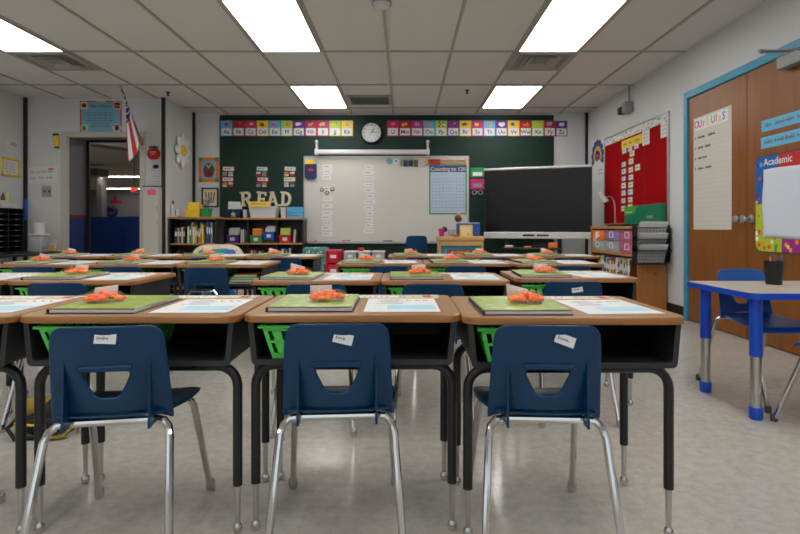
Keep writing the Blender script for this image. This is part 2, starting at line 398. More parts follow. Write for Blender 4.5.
for px, py, lb in ((168, 92, 'tiny sprinkler head in the ceiling near the flag'), (467, 90, 'tiny sprinkler head in the ceiling above the chalkboard middle')):
    D = 1.72 * F / (HY - py + 0)
    MB('c_dark').lathe([(.03, 0), (.03, -.006), (.012, -.012), (.012, -.04), (.022, -.042), (.022, -.046)], seg=12)
    tag(MB('c_dark').lathe([(.022, -.046), (.022, -.042), (.012, -.04), (.012, -.012), (.03, -.006), (.03, -.001)], seg=12).build('sprinkler', None, (PX(px, D), D, ZC)), lb, 'sprinkler')
D = 4.12
t = thing('smoke_detector', 'round white smoke detector on ceiling at top middle edge', 'smoke detector', (PX(382, D), D - .05, ZC))
MB('pale_plastic').lathe([(.0, -.045), (.04, -.045), (.055, -.035), (.065, -.012), (.072, -.001)], seg=24).build('housing', t)
MB('c_grey').lathe([(.072, -.012), (.078, -.012), (.078, -.001), (.072, -.001)], seg=24, ring=True).build('base_plate', t)
# ------------------------------------------------------------------ student desk
DH, DW, DD = .638, .60, .457
def make_desk():
    t = thing('student_desk', 'desk', 'desk', (0, 0, 0), 0, 'student desks in rows')
    bm = bmesh.new(); r = .045; hw = DW / 2
    poly = arc((-hw + r, r), 180, 270, r, 5) + arc((hw - r, r), 270, 360, r, 5) + arc((hw - .02, DD - .02), 0, 90, .02, 3) + arc((-hw + .02, DD - .02), 90, 180, .02, 3)
    n = len(poly); cx, cy = 0, DD / 2
    def ring(z, k): return [(cx + (x - cx) * (1 - k / hw), cy + (y - cy) * (1 - k / cy), z) for x, y in poly]
    rings = [ring(DH - .021, .003), ring(DH - .019, 0), ring(DH - .003, 0), ring(DH - .0005, .0025), ring(DH, .006)]
    mb = MB('edge_band'); vs = [v for q in rings for v in q]
    fs = [(i * n + k, i * n + (k + 1) % n, (i + 1) * n + (k + 1) % n, (i + 1) * n + k) for i in range(4) for k in range(n)] + [tuple(range(n))[::-1]]
    mb.add(vs, fs); mb.m('laminate'); mb.add(rings[4], [tuple(range(n))]); mb.build('tabletop', t, ang=50)
    zt, zb = DH - .0215, .497; a, b2, th = .284, .275, .007
    def U(a, b2, zt, zb, rr): return [(-a, zt)] + [(-b2 + rr + rr * math.cos(R(q)), zb + rr + rr * math.sin(R(q))) for q in (180, 205, 230, 250, 270)] + [(b2 - rr + rr * math.cos(R(q)), zb + rr + rr * math.sin(R(q))) for q in (270, 290, 310, 335, 360)] + [(a, zt)]
    o_, i_ = U(a, b2, zt, zb, .014), U(a - th, b2 - th, zt, zb + th, .010)
    mb = MB('box_metal')
    for i in range(len(o_) - 1):
        q = [o_[i], o_[i + 1], i_[i + 1], i_[i]]; mb.prism(q, .03, .42)
    # rolled front rim
    o2, i2 = U(a + .002, b2 + .002, zt, zb - .002, .015), U(a - .012, b2 - .012, zt, zb + .014, .008)
    for i in range(len(o2) - 1): mb.prism([o2[i], o2[i + 1], i2[i + 1], i2[i]], .022, .032)
    mb.prism(o_, .412, .42)
    mb.build('book_box', t)
    for fy in (.08, .39):
        MB('black_metal').tube([(-.21, fy, .481), (.21, fy, .481)], .0135, 10).build('crossbar', t)
        for s in (-1, 1):
            pts = [(s * .21, fy, .481)] + [(s * (.226 + .054 * math.sin(R(q))), fy, .425 + .056 * math.cos(R(q))) for q in (0, 18, 36, 54, 72, 90)] + [(s * .280, fy, .138)]
            l = MB('black_metal').tube(pts, .0135, 12).build('leg', t)
            c = MB('steel').tube([(s * .280, fy, .139), (s * .280, fy, .026)], [.0092, .0075], 10).lathe([(.007, .030), (.012, .022), (.014, .012), (.011, .001)], (s * .280, fy, 0), 14).build('glide', l)
    return t

# ------------------------------------------------------------------ moulded chair
def make_chair(mat, name='school_chair', k=1.0, slots=False, rubber=False):
    t = thing(name, 'chair', 'chair')
    zt, hb = .633, .228
    rows = [0, .006, .02, .05, .085, .108, .113, .135, .16, .183, .188, .205, hb]
    hole = (6, 9)
    def hw(v): return [.104, .122, .134, .1375][rows.index(v)] if v < .05 else .1375 + .0105 * (v - .05) / (hb - .05)
    def he(v): return .058 if v <= .113 else (.024 if v >= .183 else .058 - .034 * (v - .113) / .07)
    vs = []; fs = []
    def add_grid(cols_of, skip):
        nc = None
        for i, v in enumerate(rows):
            cs = cols_of(v); nc = len(cs)
            for x in cs:
                q = abs(x) / .145
                y = -.028 + .045 * (v / hb) ** 1.3 + .034 * q ** 2.4
                z = zt - v - (.030 * q ** 5 * (v / hb) ** 2) + (.004 * (1 - q * q) if v < .03 else 0)
                vs.append((x, y, z))
        for i in range(len(rows) - 1):
            for j in range(nc - 1):
                if not skip(i, j): fs.append((i * nc + j, i * nc + j + 1, (i + 1) * nc + j + 1, (i + 1) * nc + j))
    if slots:
        rows[:] = [0, .006, .02, .05, .085, .108, .12, .135, .16, .175, .19, .205, hb]
        w5 = [-.09, -.078, -.055, -.043, -.02, -.008, .008 + .007, .027, .05, .062, .085, .097]
        add_grid(lambda v: [-hw(v), -.96 * hw(v)] + [x * .95 for x in (-.092, -.072, -.052, -.032, -.01, .01, .032, .052, .072, .092)] + [.96 * hw(v), hw(v)],
                 lambda i, j: 6 <= i < 10 and j in (2, 4, 6, 8, 10))
    else:
        add_grid(lambda v: [-hw(v), -.95 * hw(v), -.5 * (hw(v) + he(v)), -he(v), -he(v) * .5, 0, he(v) * .5, he(v), .5 * (hw(v) + he(v)), .95 * hw(v), hw(v)],
                 lambda i, j: hole[0] <= i < hole[1] and 3 <= j < 7)
    mb = MB(mat); mb.add(vs, fs); o = mb.build('backrest', t, ang=60)
    bake(o, [solid(.007), subd(1)])
    if not slots:
        for s in (-1, 1):
            rb = MB(mat); rb.prism([(0, 0)] * 0 or [(s * .0985, .565), (s * .1025, .565), (s * .104, .372), (s * .098, .372)], -.02, .024)
            for i, v in enumerate(rb.v):      # fins grow toward the bottom
                if v.y < 0: v.y = -.004 if v.z > .5 else -.012
                else: v.y = .01 if v.z > .5 else .028
            rb.build('rib', t)
        MB(mat).box((0, -.0145, .529), (.126, .014, .015), .004).build('slot_lip', t)
    # seat
    vs = []; fs = []; ys = [.010, .03, .07, .14, .22, .29, .325, .345, .352]
    for y in ys:
        h = .122 + .046 * min(1, y / .17) - (.02 if y > .34 else (.006 if y > .32 else 0))
        for q in (-1, -.93, -.6, -.2, .2, .6, .93, 1):
            z = .402 - .03 * (y / .35) + .006 * (q ** 4) - (.012 * (1 - q * q) * math.sin(math.pi * min(1, y / .33))) - (.02 if y > .35 else (.010 if y > .34 else 0)) - (.008 if abs(q) == 1 else 0)
            vs.append((q * h, y, z))
    for i in range(len(ys) - 1):
        for j in range(7): fs.append((i * 8 + j, i * 8 + j + 1, (i + 1) * 8 + j + 1, (i + 1) * 8 + j))
    mb = MB(mat); mb.add(vs, fs); bake(mb.build('seat', t, ang=60), [solid(.008), subd(1)])
    r = .0105
    for s in (-1, 1):
        pts = [(s * .105, .03, .382), (s * .128, .026, .379), (s * .142, .015, .366), (s * .148, .002, .345), (s * .171, -.105, .012)]
        l = MB('chrome').tube(pts, r, 10).build('leg', t)
        g = 'grey_rubber' if rubber else 'steel'
        MB(g).lathe([(.012, .034), (.0145, .028), (.0155, .012), (.013, .001)], (s * .172, -.107, 0), 12).build('glide', l)
        pts = [(s * .105, .27, .360), (s * .128, .274, .357), (s * .142, .285, .344), (s * .148, .297, .322), (s * .172, .428, .012)]
        l = MB('chrome').tube(pts, r, 10).build('leg', t)
        MB(g).lathe([(.012, .034), (.0145, .028), (.0155, .012), (.013, .001)], (s * .173, .430, 0), 12).build('glide', l)
        MB('chrome').tube([(s * .10, .03, .382), (s * .10, .27, .360)], .009, 8).build('seat_rail', t)
    MB('chrome').tube([(-.106, .03, .382), (.106, .03, .382)], r, 10).build('crossbar', t)
    MB('chrome').tube([(-.106, .27, .360), (.106, .27, .360)], r, 10).build('crossbar', t)
    if k != 1: t.scale = (k, k, k)
    return t
def sticker(chair, x=.012, z=.585, a=-8):
    mb = MB('paper').box((0, 0, 0), (.05, .002, .026)).m('grey_ink').squiggle(-.019, .019, 0, .010, -.0012, 1)
    o = mb.build('name_sticker', chair); o.location = (x, -.0275 + .004, z); o.rotation_euler = (R(-9), R(a), 0); o['label'] = 'white handwritten name sticker'
    o.location.y = -.0325 + .045 * ((.633 - z) / .228) ** 1.3 + .0005
    return o

# ------------------------------------------------------------------ green basket
def make_basket():
    mb = MB('green_basket'); a, b2, L2, L1, h = .136, .112, .155, .13, .096
    mb.box((0, 0, .003), (2 * b2, 2 * L1, .006), .002)
    def wall(p0, p1, q0, q1, n):      # bottom corners p, top corners q
        p0, p1, q0, q1 = map(Vector, (p0, p1, q0, q1))
        def pt(u, v): return (p0.lerp(p1, u)).lerp(q0.lerp(q1, u), v)
        nrm = (p1 - p0).cross(q0 - p0).normalized() * .0035
        def slab(u0, u1, v0, v1):
            c = [pt(u0, v0), pt(u1, v0), pt(u1, v1), pt(u0, v1)]
            mb.add([x for x in c] + [x - nrm for x in c], [(0, 1, 2, 3), (7, 6, 5, 4), (0, 4, 5, 1), (1, 5, 6, 2), (2, 6, 7, 3), (3, 7, 4, 0)])
        slab(0, 1, 0, .16); slab(0, 1, .48, .56); slab(0, 1, .86, 1)
        for i in range(n + 1):
            c = i / n; w_ = .32 / n
            slab(max(0, c - w_), min(1, c + w_), .1, .9)
    B = [(-b2, -L1, 0), (b2, -L1, 0), (b2, L1, 0), (-b2, L1, 0)]; T = [(-a, -L2, h), (a, -L2, h), (a, L2, h), (-a, L2, h)]
    for i in range(4): wall(B[i], B[(i + 1) % 4], T[i], T[(i + 1) % 4], 7)
    for s in (-1, 1):
        mb.box((0, s * (L2 + .004), h), (2 * a + .02, .012, .009), .003).box((s * (a + .004), 0, h), (.012, 2 * L2, .009), .003)
    return mb.build('basket')

# ------------------------------------------------------------------ things on a desk
def make_workbook():
    t = thing('workbook', 'x', 'book', (0, 0, 0), 0, 'lime green workbooks on the desks')
    w_, d_ = .245, .305
    MB('navy_cover').box((0, 0, .0012), (w_ + .008, d_ + .008, .0024), .001).build('back_cover', t)
    MB('paper').box((.002, 0, .0068), (w_ - .004, d_ - .006, .0086)).m('c_grey').box((.002, 0, .0045), (w_ - .003, d_ - .005, .0006)).m('c_yellow').box((w_ / 2 - .001, .0, .0072), (.002, .12, .003)).build('pages', t, smooth=False)
    c = MB('cover_lime').box((0, 0, .0125), (w_, d_, .0022), .0008).m('c_dark').box((-w_ / 2 - .0015, 0, .0065), (.003, d_, .0125), .001)
    c.m('c_maroon').box((0, -d_ / 2 + .004, .0137), (w_, .008, .0004)); c.build('front_cover', t)
    return t
M('navy_cover', (24, 30, 62), .4)
def make_sheet():
    mb = MB('paper').box((0, 0, .0006), (.222, .285, .0012)).m('light_blue_ink').box((.028, -.055, .0013), (.145, .085, .0003))
    mb.m('grey_ink')
    for k in range(6): mb.box((-.04 + .008 * (k % 2), .02 + k * .018, .0013), (.09 - .02 * (k % 3), .004, .0003))
    mb.m('ink')
    for x in (.02, .05, .075): mb.box((x, .097, .0013), (.006, .014, .0003), rot=(0, 0, x * 9)).box((x + .008, .09, .0013), (.005, .008, .0003))
    return mb.build('worksheet', smooth=False)
def make_strip():
    mb = MB('strip_print').box((0, 0, .0005), (.46, .085, .001)).m('paper').box((-.02, -.005, .0011), (.22, .036, .0003)).m('c_yellow').box((0, -.037, .0011), (.45, .008, .0003)).m('ink')
    x = -.11
    for k in range(9): mb.box((x + k * .02, -.005, .0013), (.004, .02, .0002), rot=(0, 0, rnd.uniform(-.5, .5)))
    mb.m('c_red').box((.19, 0, .0011), (.03, .05, .0003)).m('c_sky').box((-.19, 0, .0011), (.03, .05, .0003))
    return mb.build('name_strip', smooth=False)
def make_snack(seed):
    q = random.Random(seed)
    t = thing('snack_bag', 'x', 'snack bag', (0, 0, 0), 0, 'bags of orange snacks on the workbooks')
    mb = MB()
    for i in range(44):
        mb.m(['snack_orange', 'snack_orange', 'snack_pale'][i % 3])
        x = q.uniform(-1, 1); y = q.uniform(-1, 1) * math.sqrt(1 - .7 * x * x)
        z = .010 + .017 * (1 - max(abs(x), abs(y))) * q.uniform(.3, 1) * 1.3
        mb.ball((x * .058, y * .040, z), (q.uniform(.010, .019), q.uniform(.009, .015), q.uniform(.0055, .009)), 8, 6)
    o = mb.build('snack_pieces', t, ang=80); o['kind'] = 'stuff'
    vs = []; fs = []; nu, nv = 13, 11
    for i in range(nu):
        for j in range(nv):
            u, v = i / (nu - 1) * 2 - 1, j / (nv - 1) * 2 - 1
            h = max(0, (1 - abs(u) ** 3) * (1 - abs(v) ** 3)) ** .6
            vs.append((u * (.082 + .004 * math.sin(9 * v)), v * (.058 + .004 * math.sin(7 * u)), .003 + h * (.034 + .004 * math.sin(11 * u + 5 * v))))
    for i in range(nu - 1):
        for j in range(nv - 1): fs.append((i * nv + j, i * nv + j + 1, (i + 1) * nv + j + 1, (i + 1) * nv + j))
    MB('film').add(vs, fs).build('wrapper', t, ang=80)['label'] = 'clear plastic wrapper'
    # paper header card leaning at the back of the bag
    vs = []; w_ = .042; tw = q.uniform(-.012, .012)
    for i in range(5):
        u = i / 4 * 2 - 1
        for j, (y, z) in enumerate(((.048, .010), (.060, .026), (.066, .044 + tw * u))):
            vs.append((u * w_ - .018, y + .004 * math.sin(3 * u), z))
    mb = MB('header_card').add(vs, [(i * 3 + j, i * 3 + j + 1, (i + 1) * 3 + j + 1, (i + 1) * 3 + j) for i in range(4) for j in range(2)])
    bake(mb.build('header_card', t, ang=80), [solid(.0012)])
    return t
M('snack_orange', (248, 98, 4), .5, var=.12, scale=60, spec=.2); M('snack_pale', (250, 134, 22), .5, var=.12, scale=60, spec=.2); M('header_card', (196, 170, 156), .5, var=.1, scale=30)

# ------------------------------------------------------------------ laying out the classroom
ROWS = {'nearest': [(-1.385, 1.45), (-.767, 1.462), (-.146, 1.476), (.468, 1.44)],
        'second': [(-2.14, 2.434), (-1.53, 2.434), (-.412, 2.434), (.191, 2.434), (.84, 2.56)],
        'third': [(-2.43, 3.52), (-1.82, 3.52), (-1.21, 3.50), (-.165, 3.60), (.44, 3.60), (1.046, 3.56)],
        'farthest': [(-2.86, 4.52), (-2.254, 4.52), (-1.648, 4.52), (-1.042, 4.50), (.162, 4.54), (.768, 4.54), (1.374, 4.52)]}
POS = {4: ['leftmost', 'second from left', 'third from left', 'rightmost'], 5: ['leftmost', 'second from left', 'middle', 'second from right', 'rightmost'],
       6: ['leftmost', 'second from left', 'third from left', 'third from right', 'second from right', 'rightmost'],
       7: ['leftmost', 'second from left', 'third from left', 'middle', 'third from right', 'second from right', 'rightmost']}
CH_AT = {('nearest', 0): (-1.45, 1.27, 2), ('nearest', 1): (-.748, 1.345, 10), ('nearest', 2): (-.173, 1.385, 4), ('nearest', 3): (.366, 1.362, -3),
         ('second', 1): (-1.56, 2.40, 0), ('second', 2): (-.388, 2.35, 2), ('second', 3): (.128, 2.35, -2), ('second', 4): (.78, 2.46, 0),
         ('third', 2): (-1.24, 3.33, 0), ('third', 3): (-.09, 3.46, -3), ('third', 4): (.40, 3.46, 2), ('third', 5): (1.08, 3.46, 0), ('third', 0): (-2.36, 3.40, 3), ('third', 1): (-1.80, 3.40, -2),
         ('farthest', 3): (-.98, 4.40, 0)}
desk0 = make_desk(); chair0 = make_chair('navy_plastic'); bask0 = make_basket(); book0 = make_workbook(); sheet0 = make_sheet(); strip0 = make_strip()
snacks = [make_snack(s) for s in (3, 11, 25)]
for s in snacks: s.scale = (.84, .88, .95)
used = set()
def place(src, label, loc, rz, group):
    if src.name in used: o = dup(src, label, loc, rz, group)
    else:
        used.add(src.name); o = src; o['label'] = label; o.location = loc; o.rotation_euler = (0, 0, rz); o['group'] = group
    return o
si = 0
# chairs first carry no sticker; stickers are added to individual ones after copying
chairs = {}
for rn, ds in ROWS.items():
    n = len(ds)
    for i, (x, d) in enumerate(ds):
        p = POS[n][i]; rot = R(rnd.uniform(-1, 1)) if rn != 'nearest' else 0
        place(desk0, f'wood topped black metal student desk, {p} in the {rn} row', (x, d, 0), 0, 'student desks in rows').scale = (1.022 if rn == 'nearest' else 1, 1, 1)
        cx, cd, ca = CH_AT.get((rn, i), (x + rnd.uniform(-.03, .03), d - .10, rnd.uniform(-3, 3)))
        c = place(chair0, f'navy plastic chair with chrome legs at the {p} desk of the {rn} row', (cx, cd, 0), R(ca), 'navy chairs at the desks')
        chairs[rn, i] = c
        jx = lambda s=.012: rnd.uniform(-s, s)
        b = place(bask0, f'green slotted plastic basket inside the {p} desk of the {rn} row', (x - .122 + jx(.004), d + .192 + jx(.006), .5045), 0, 'green baskets inside the desks')
        b['category'] = 'basket'
        bx, by = x - .125 + jx(), d + .205 + jx(.015)
        place(book0, f'lime green workbook on the {p} desk of the {rn} row', (bx, by, DH + .0003), R(rnd.uniform(-4, 3)), 'lime green workbooks on the desks')
        s = place(sheet0, f'white worksheet with blue box on the {p} desk of the {rn} row', (x + .145 + jx(), d + .20 + jx(.01), DH + .0003), R(rnd.uniform(-3, 4)), 'worksheets on the desks'); s['category'] = 'worksheet'
        s = place(strip0, f'printed name strip along back of the {p} desk of the {rn} row', (x + .03 + jx(.01), d + .404, DH + .0002), 0, 'name strips on the desks'); s['category'] = 'name strip'
        place(snacks[si % 3], f'clear bag of orange snacks on the {p} desk of the {rn} row', (bx + (-.035 if (rn, i) == ('nearest', 1) else .03) + jx(.01), by - .0 + jx(.02), DH + .0145), R(rnd.uniform(-14, 14)), 'bags of orange snacks on the workbooks'); si += 1
sticker(chairs['nearest', 1], .005, .607, 4); sticker(chairs['nearest', 2], .016, .598, 14); sticker(chairs['nearest', 3], .038, .60, 20); sticker(chairs['second', 4], .01, .60, -8)
# chrome hand loop on the chair in the aisle gap
c = chairs['third', 2]
MB('chrome').tube([(-.085, -.03, .40), (-.085, -.045, .47), (-.07, -.047, .493), (.07, -.047, .493), (.085, -.045, .47), (.085, -.03, .40)], .008, 8).build('back_rail', c)['label'] = 'chrome loop behind the backrest'
# pencil pouches in three of the front baskets
for i, (m, nm) in enumerate((('c_blue', 'blue'), ('c_teal', 'teal'), ('c_navy', 'navy'))):
    x, d = ROWS['nearest'][i + 1]
    t = thing('pencil_pouch', f'{nm} zippered pencil pouch in the {POS[4][i + 1]} green basket of the nearest row', 'pencil pouch', (x - .122, d + .20, .5115), R(4 * i - 4), 'pencil pouches in baskets')
    MB(m).box((0, 0, .025), (.18, .11, .05), .018, seg=3).build('pouch', t)
    MB('c_yellow').box((0, 0, .0515), (.16, .006, .003), .001).build('zipper', t)
# papers stored in the aisle desk
x, d = ROWS['third'][2]
for k, (m, nm, w_) in enumerate((('c_dark', 'dark', .20), ('c_lime', 'lime', .17), ('c_teal', 'teal', .18), ('c_yellow', 'yellow', .15))):
    t = thing('book', f'{nm} book in the stack inside third desk from left of third row', 'book', (x + .135 + .004 * k, d + .16, .505 + k * .0165), R(3 * k - 4), 'books stacked inside a desk')
    MB(m).box((0, 0, .002), (w_, .24, .003)).box((0, 0, .014), (w_, .24, .003)).box((-w_ / 2, 0, .008), (.003, .24, .015)).build('cover', t); MB('paper').box((.001, 0, .008), (w_ - .008, .23, .009)).build('pages', t)
# backpack lying on the floor under the left desks
M('pack_black', (26, 25, 24), .8, var=.2, scale=50, bump=.4); M('pack_olive', (150, 128, 40), .8, var=.2, scale=40)
t = thing('backpack', 'black and yellow backpack lying on floor under the left desks', 'backpack', (-1.555, 2.335, 0), R(4))
_b = len(bpy.data.objects)
mb = MB('pack_black').ball((0, 0, .085), (.19, .13, .084), 20, 12)
for v in mb.v: v.z = max(0.001, v.z); v.x += .02 * math.sin(14 * v.z + 9 * v.y); v.z *= 1 + .08 * math.sin(20 * v.x)
mb.build('body', t, ang=80)
mb = MB('pack_olive').ball((-.05, -.02, .13), (.10, .09, .06), 16, 10); mb.build('top_pocket', t, ang=80)
mb = MB('pack_black').ball((.03, -.11, .055), (.11, .05, .05), 16, 10); mb.build('front_pocket', t, ang=80)
for s in (0, 1):
    MB('pack_olive' if s else 'pack_black').tube([(-.12 + .2 * s, -.08, .10), (-.14 + .2 * s, -.16, .06), (-.08 + .2 * s, -.19, .014), (.02 + .16 * s, -.17, .013), (.06 + .14 * s, -.12, .05)], .012, 8).build('strap', t)
MB('c_yellow').tube([(-.12, -.125, .075), (0, -.165, .075), (.12, -.12, .08)], .007, 6).build('piping', t)
t.scale = (.72, .72, .78)
# ------------------------------------------------------------------ back wall: chalkboard, whiteboard and what hangs there
YB = DB - .002
t = thing('chalkboard', 'large dark green chalkboard covering the back wall', 'chalkboard', (0, YB, 0))
x0, x1 = PX(220.5, DB), PX(553, DB); z0, z1 = .34, PZ(116, DB)
xs = [x0, PX(302, DB), PX(386.5, DB), PX(470, DB), x1]
for a, b2 in zip(xs[:-1], xs[1:]): MB('chalkboard').plate(a + .004, b2 - .004, z0, z1, 0, .016).build('panel', t, smooth=False)
mb = MB('black_trim')
for a in xs: mb.box((a, -.0082, (z0 + z1) / 2), (.012, .0164, z1 - z0))
mb.box(((x0 + x1) / 2, -.0082, z1), (x1 - x0, .0164, .02)); mb.build('seam_strip', t, smooth=False)
YC = YB - .0165           # face of the chalkboard
t = thing('whiteboard', 'wide white dry erase board on the green chalkboard', 'whiteboard', (0, YC, 0))
wx0, wx1, wz0, wz1 = PX(304, DB - .05), PX(468.5, DB - .05), PZ(242, DB - .05), PZ(157, DB - .05)
MB('whiteboard').plate(wx0, wx1, wz0, wz1, 0, .02).build('writing_surface', t, smooth=False)
mb = MB('alu')
for x in (wx0, wx1): mb.box((x, -.0132, (wz0 + wz1) / 2), (.018, .026, wz1 - wz0 + .02), .003)
mb.box(((wx0 + wx1) / 2, -.0132, wz1), (wx1 - wx0, .026, .035), .003).build('frame', t)
MB('alu').box(((wx0 + wx1) / 2, -.045, wz0 - .012), (wx1 - wx0 - .12, .09, .022), .005).box(((wx0 + wx1) / 2, -.086, wz0 + .002), (wx1 - wx0 - .12, .008, .022), .003).build('marker_tray', t)
YW = YC - .0205           # face of the whiteboard
# projection screen
t = thing('projection_screen', 'rolled up white projection screen mounted above the whiteboard', 'projection screen', (0, YC, 0))
MB('pale_plastic').box((PX(372, DB), -.075, PZ(153.2, DB)), (PX(428, DB) - PX(317, DB), .085, .072), .02, seg=3).build('case', t)
for x in (317.5, 427.5):
    MB('pale_plastic').box((PX(x, DB), -.07, PZ(153, DB)), (.05, .10, .09), .008).build('end_cap', t)
    MB('pale_plastic').box((PX(x, DB), -.035, PZ(147, DB)), (.03, .07, .14), .008).ball((PX(x, DB), -.06, PZ(142.5, DB)), .025).build('bracket', t)
# clock
t = thing('wall_clock', 'round black rimmed wall clock above the projection screen', 'clock', (PX(371.5, DB), YC, PZ(133, DB)))
MB('black_plastic').lathe([(.140, .002), (.168, .002), (.170, .03), (.160, .045), (.146, .045), (.142, .025)], seg=40, axis='Y', ring=True).build('rim', t)
mb = MB('paper').disc(0, 0, .145, -.018, .004, 40).m('ink')
for h in range(1, 13):
    a = R(90 - 30 * h); mb.text(str(h), .036, .112 * math.cos(a), .112 * math.sin(a) - .013, -.0225)
for k in range(60):
    a = R(6 * k); mb.box((.136 * math.cos(a), -.0225, .136 * math.sin(a)), (.010, .0006, .002), rot=(0, -a, 0))
mb.build('dial', t, smooth=False)
for nm, l, a, w_ in (('hour_hand', .075, R(90 - 38), .010), ('minute_hand', .11, R(90 - 93 + 8), .007), ('second_hand', .10, R(-110), .0025)):
    MB('ink').box((l * .42 * math.cos(a), -.027, l * .42 * math.sin(a)), (l, .002, w_), rot=(0, -a, 0)).build(nm, t)
# alphabet cards
AL = [('A', 'sky', 'red'), ('B', 'red', 'brown'), ('C', 'magenta', 'lime'), ('D', 'yellow', 'brown'), ('E', 'sky', 'pink'), ('F', 'lime', 'orange'), ('G', 'purple', 'white'), ('H', 'red', 'sky'), ('I', 'magenta', 'lime'),
      ('J', 'lime', 'yellow'), ('K', 'yellow', 'sky'), ('L', 'magenta', 'orange'), ('M', 'red', 'lime'), ('N', 'magenta', 'sky'), ('O', 'sky', 'orange'), ('P', 'lime', 'white'), ('Q', 'purple', 'red'), ('R', 'yellow', 'purple'),
      ('S', 'magenta', 'yellow'), ('T', 'sky', 'orange'), ('U', 'purple', 'white'), ('V', 'yellow', 'blue'), ('W', 'red', 'orange'), ('X', 'lime', 'yellow'), ('Y', 'red', 'sky'), ('Z', 'purple', 'white')]
for i, (L, bg, fg) in enumerate(AL):
    px = 227 + 12.03 * i if i < 11 else 393 + 12.03 * (i - 11)
    yw = YC + .0004 if i < 25 else DB - .0003
    mb = MB('c_' + bg).plate(-.0865, .0865, -.115, .115, 0, .0018).m('paper').plate(-.074, .074, -.105, .002, -.0019, .0006).m('c_' + fg)
    q = random.Random(i)
    for k in range(3): mb.disc(q.uniform(-.03, .03), .058 + q.uniform(-.012, .014), q.uniform(.016, .032), -.0019 - .0004 * k, .0004, 14, q.uniform(.014, .03))
    if L == 'P':
        mb.m('ink')
        for x, z, r in ((-.03, .088, .013), (.03, .088, .013), (-.015, .064, .01), (.015, .064, .01), (0, .048, .006), (-.03, .03, .014), (.03, .03, .014)): mb.disc(x, z, r, -.0034, .0004, 12)
    else: mb.m('c_yellow' if fg != 'yellow' else 'c_red').disc(.02, .075, .01, -.0034, .0004, 10)
    mb.m('ink').text(L + L.lower(), .085, 0, -.082, -.0026)
    tag(mb.build('alphabet_card', None, (PX(px, DB), yw, PZ(128.6, DB)), smooth=False), f'alphabet card showing letters {L}{L.lower()} in the strip above the chalkboard', 'alphabet card', 'alphabet cards above the chalkboard')
# word cards on the chalkboard
cn = {'222': 'left', '257': 'middle', '285': 'right'}
for (px, nm, cols) in ((229, 'left', ('c_orange', 'c_red')), (262.5, 'middle', ('c_green', 'c_red')), (290.5, 'right', ('c_grey', 'c_lime'))):
    for r_, (py, bc) in enumerate(((169, cols[0]), (179.5, cols[1]))):
        vert = 'upper' if r_ == 0 else 'lower'
        mb = MB(bc).plate(-.085, .085, -.032, .032, 0, .002).m('paper').plate(-.076, .076, -.024, .024, -.002, .0006).m('ink').squiggle(-.06, .06, 0, .03, -.0027, 2)
        o = mb.build('word_card', None, (PX(px + (.6 if r_ else 0) * (-1 if nm != 'middle' else 1), DB), YC, PZ(py, DB)), rot=(0, R(rnd.uniform(-3, 3)), 0), smooth=False)
        tag(o, f'{vert} title word card of the {nm} column on green chalkboard', 'word card', 'word cards on the chalkboard')
        for s in (-1, 1):
            for e in (0, 1):
                mb = MB(['c_cream', 'c_white', 'c_red', 'c_sky', 'c_orange'][(e + s + r_ + int(px)) % 5]).plate(-.032, .032, -.014, .014, 0, .0016).m('ink').squiggle(-.026, .026, 0, .012, -.0017, 1)
                o = mb.build('word_card', None, (PX(px - .8 + s * 2.9, DB), YC, PZ(py + 4.0 + 2.4 * e, DB)), smooth=False)
                tag(o, f'small {"left" if s < 0 else "right"} {"first" if e == 0 else "second"} line word card under {vert} title, {nm} chalkboard column', 'word card', 'word cards on the chalkboard')
# READ letters: slab serif strokes
def letter(ch):
    W = .038; mb = MB('c_cream'); H = .215
    def bar(x0, z0, x1, z1, w=W):
        dx, dz = x1 - x0, z1 - z0; l = math.hypot(dx, dz); nx, nz = -dz / l * w / 2, dx / l * w / 2
        mb.prism([(x0 + nx, z0 + nz), (x0 - nx, z0 - nz), (x1 - nx, z1 - nz), (x1 + nx, z1 + nz)], -.025, 0)
    def serif(x, z, w=.08): mb.box((x, -.0128, z), (w, .0256, .026), .006)
    def curve(cx, cz, rx, rz, a0, a1, w=W):
        n = 10; o_ = [(cx + (rx + w / 2) * math.cos(R(a0 + (a1 - a0) * k / n)), cz + (rz + w / 2) * math.sin(R(a0 + (a1 - a0) * k / n))) for k in range(n + 1)]
        i_ = [(cx + (rx - w / 2) * math.cos(R(a0 + (a1 - a0) * k / n)), cz + (rz - w / 2) * math.sin(R(a0 + (a1 - a0) * k / n))) for k in range(n + 1)]
        for k in range(n): mb.prism([o_[k], o_[k + 1], i_[k + 1], i_[k]], -.025, 0)
    if ch == 'R':
        bar(-.05, 0, -.05, H); serif(-.05, .012, .08); serif(-.055, H - .012, .08); curve(.0, H - .06, .05, .045, 90, -90); bar(-.05, H - .015, .0, H - .015, .03); bar(-.05, H - .105, .0, H - .105, .03); bar(.0, .105, .055, .01); serif(.06, .012, .06)
    elif ch == 'E':
        bar(-.04, 0, -.04, H); serif(-.045, .012, .08); serif(-.045, H - .012, .08)
        for z in (.016, H / 2, H - .016): bar(-.04, z, .05 if z != H / 2 else .03, z, .03)
        for z in (.03, H - .03): mb.box((.05, -.0125, z), (.024, .025, .06), .005)
        mb.box((.032, -.0125, H / 2), (.02, .025, .05), .005)
    elif ch == 'A':
        bar(-.06, 0, -.002, H); bar(.06, 0, .002, H); bar(-.035, .07, .035, .07, .028); serif(-.065, .012, .066); serif(.065, .012, .066); serif(-.008, H - .01, .07)
    else:
        bar(-.05, 0, -.05, H); serif(-.055, .012, .08); serif(-.055, H - .012, .08); curve(-.015, H / 2, .068, H / 2 - .018, 90, -90); bar(-.05, H - .017, -.01, H - .017, .034); bar(-.05, .017, -.01, .017, .034)
    return mb
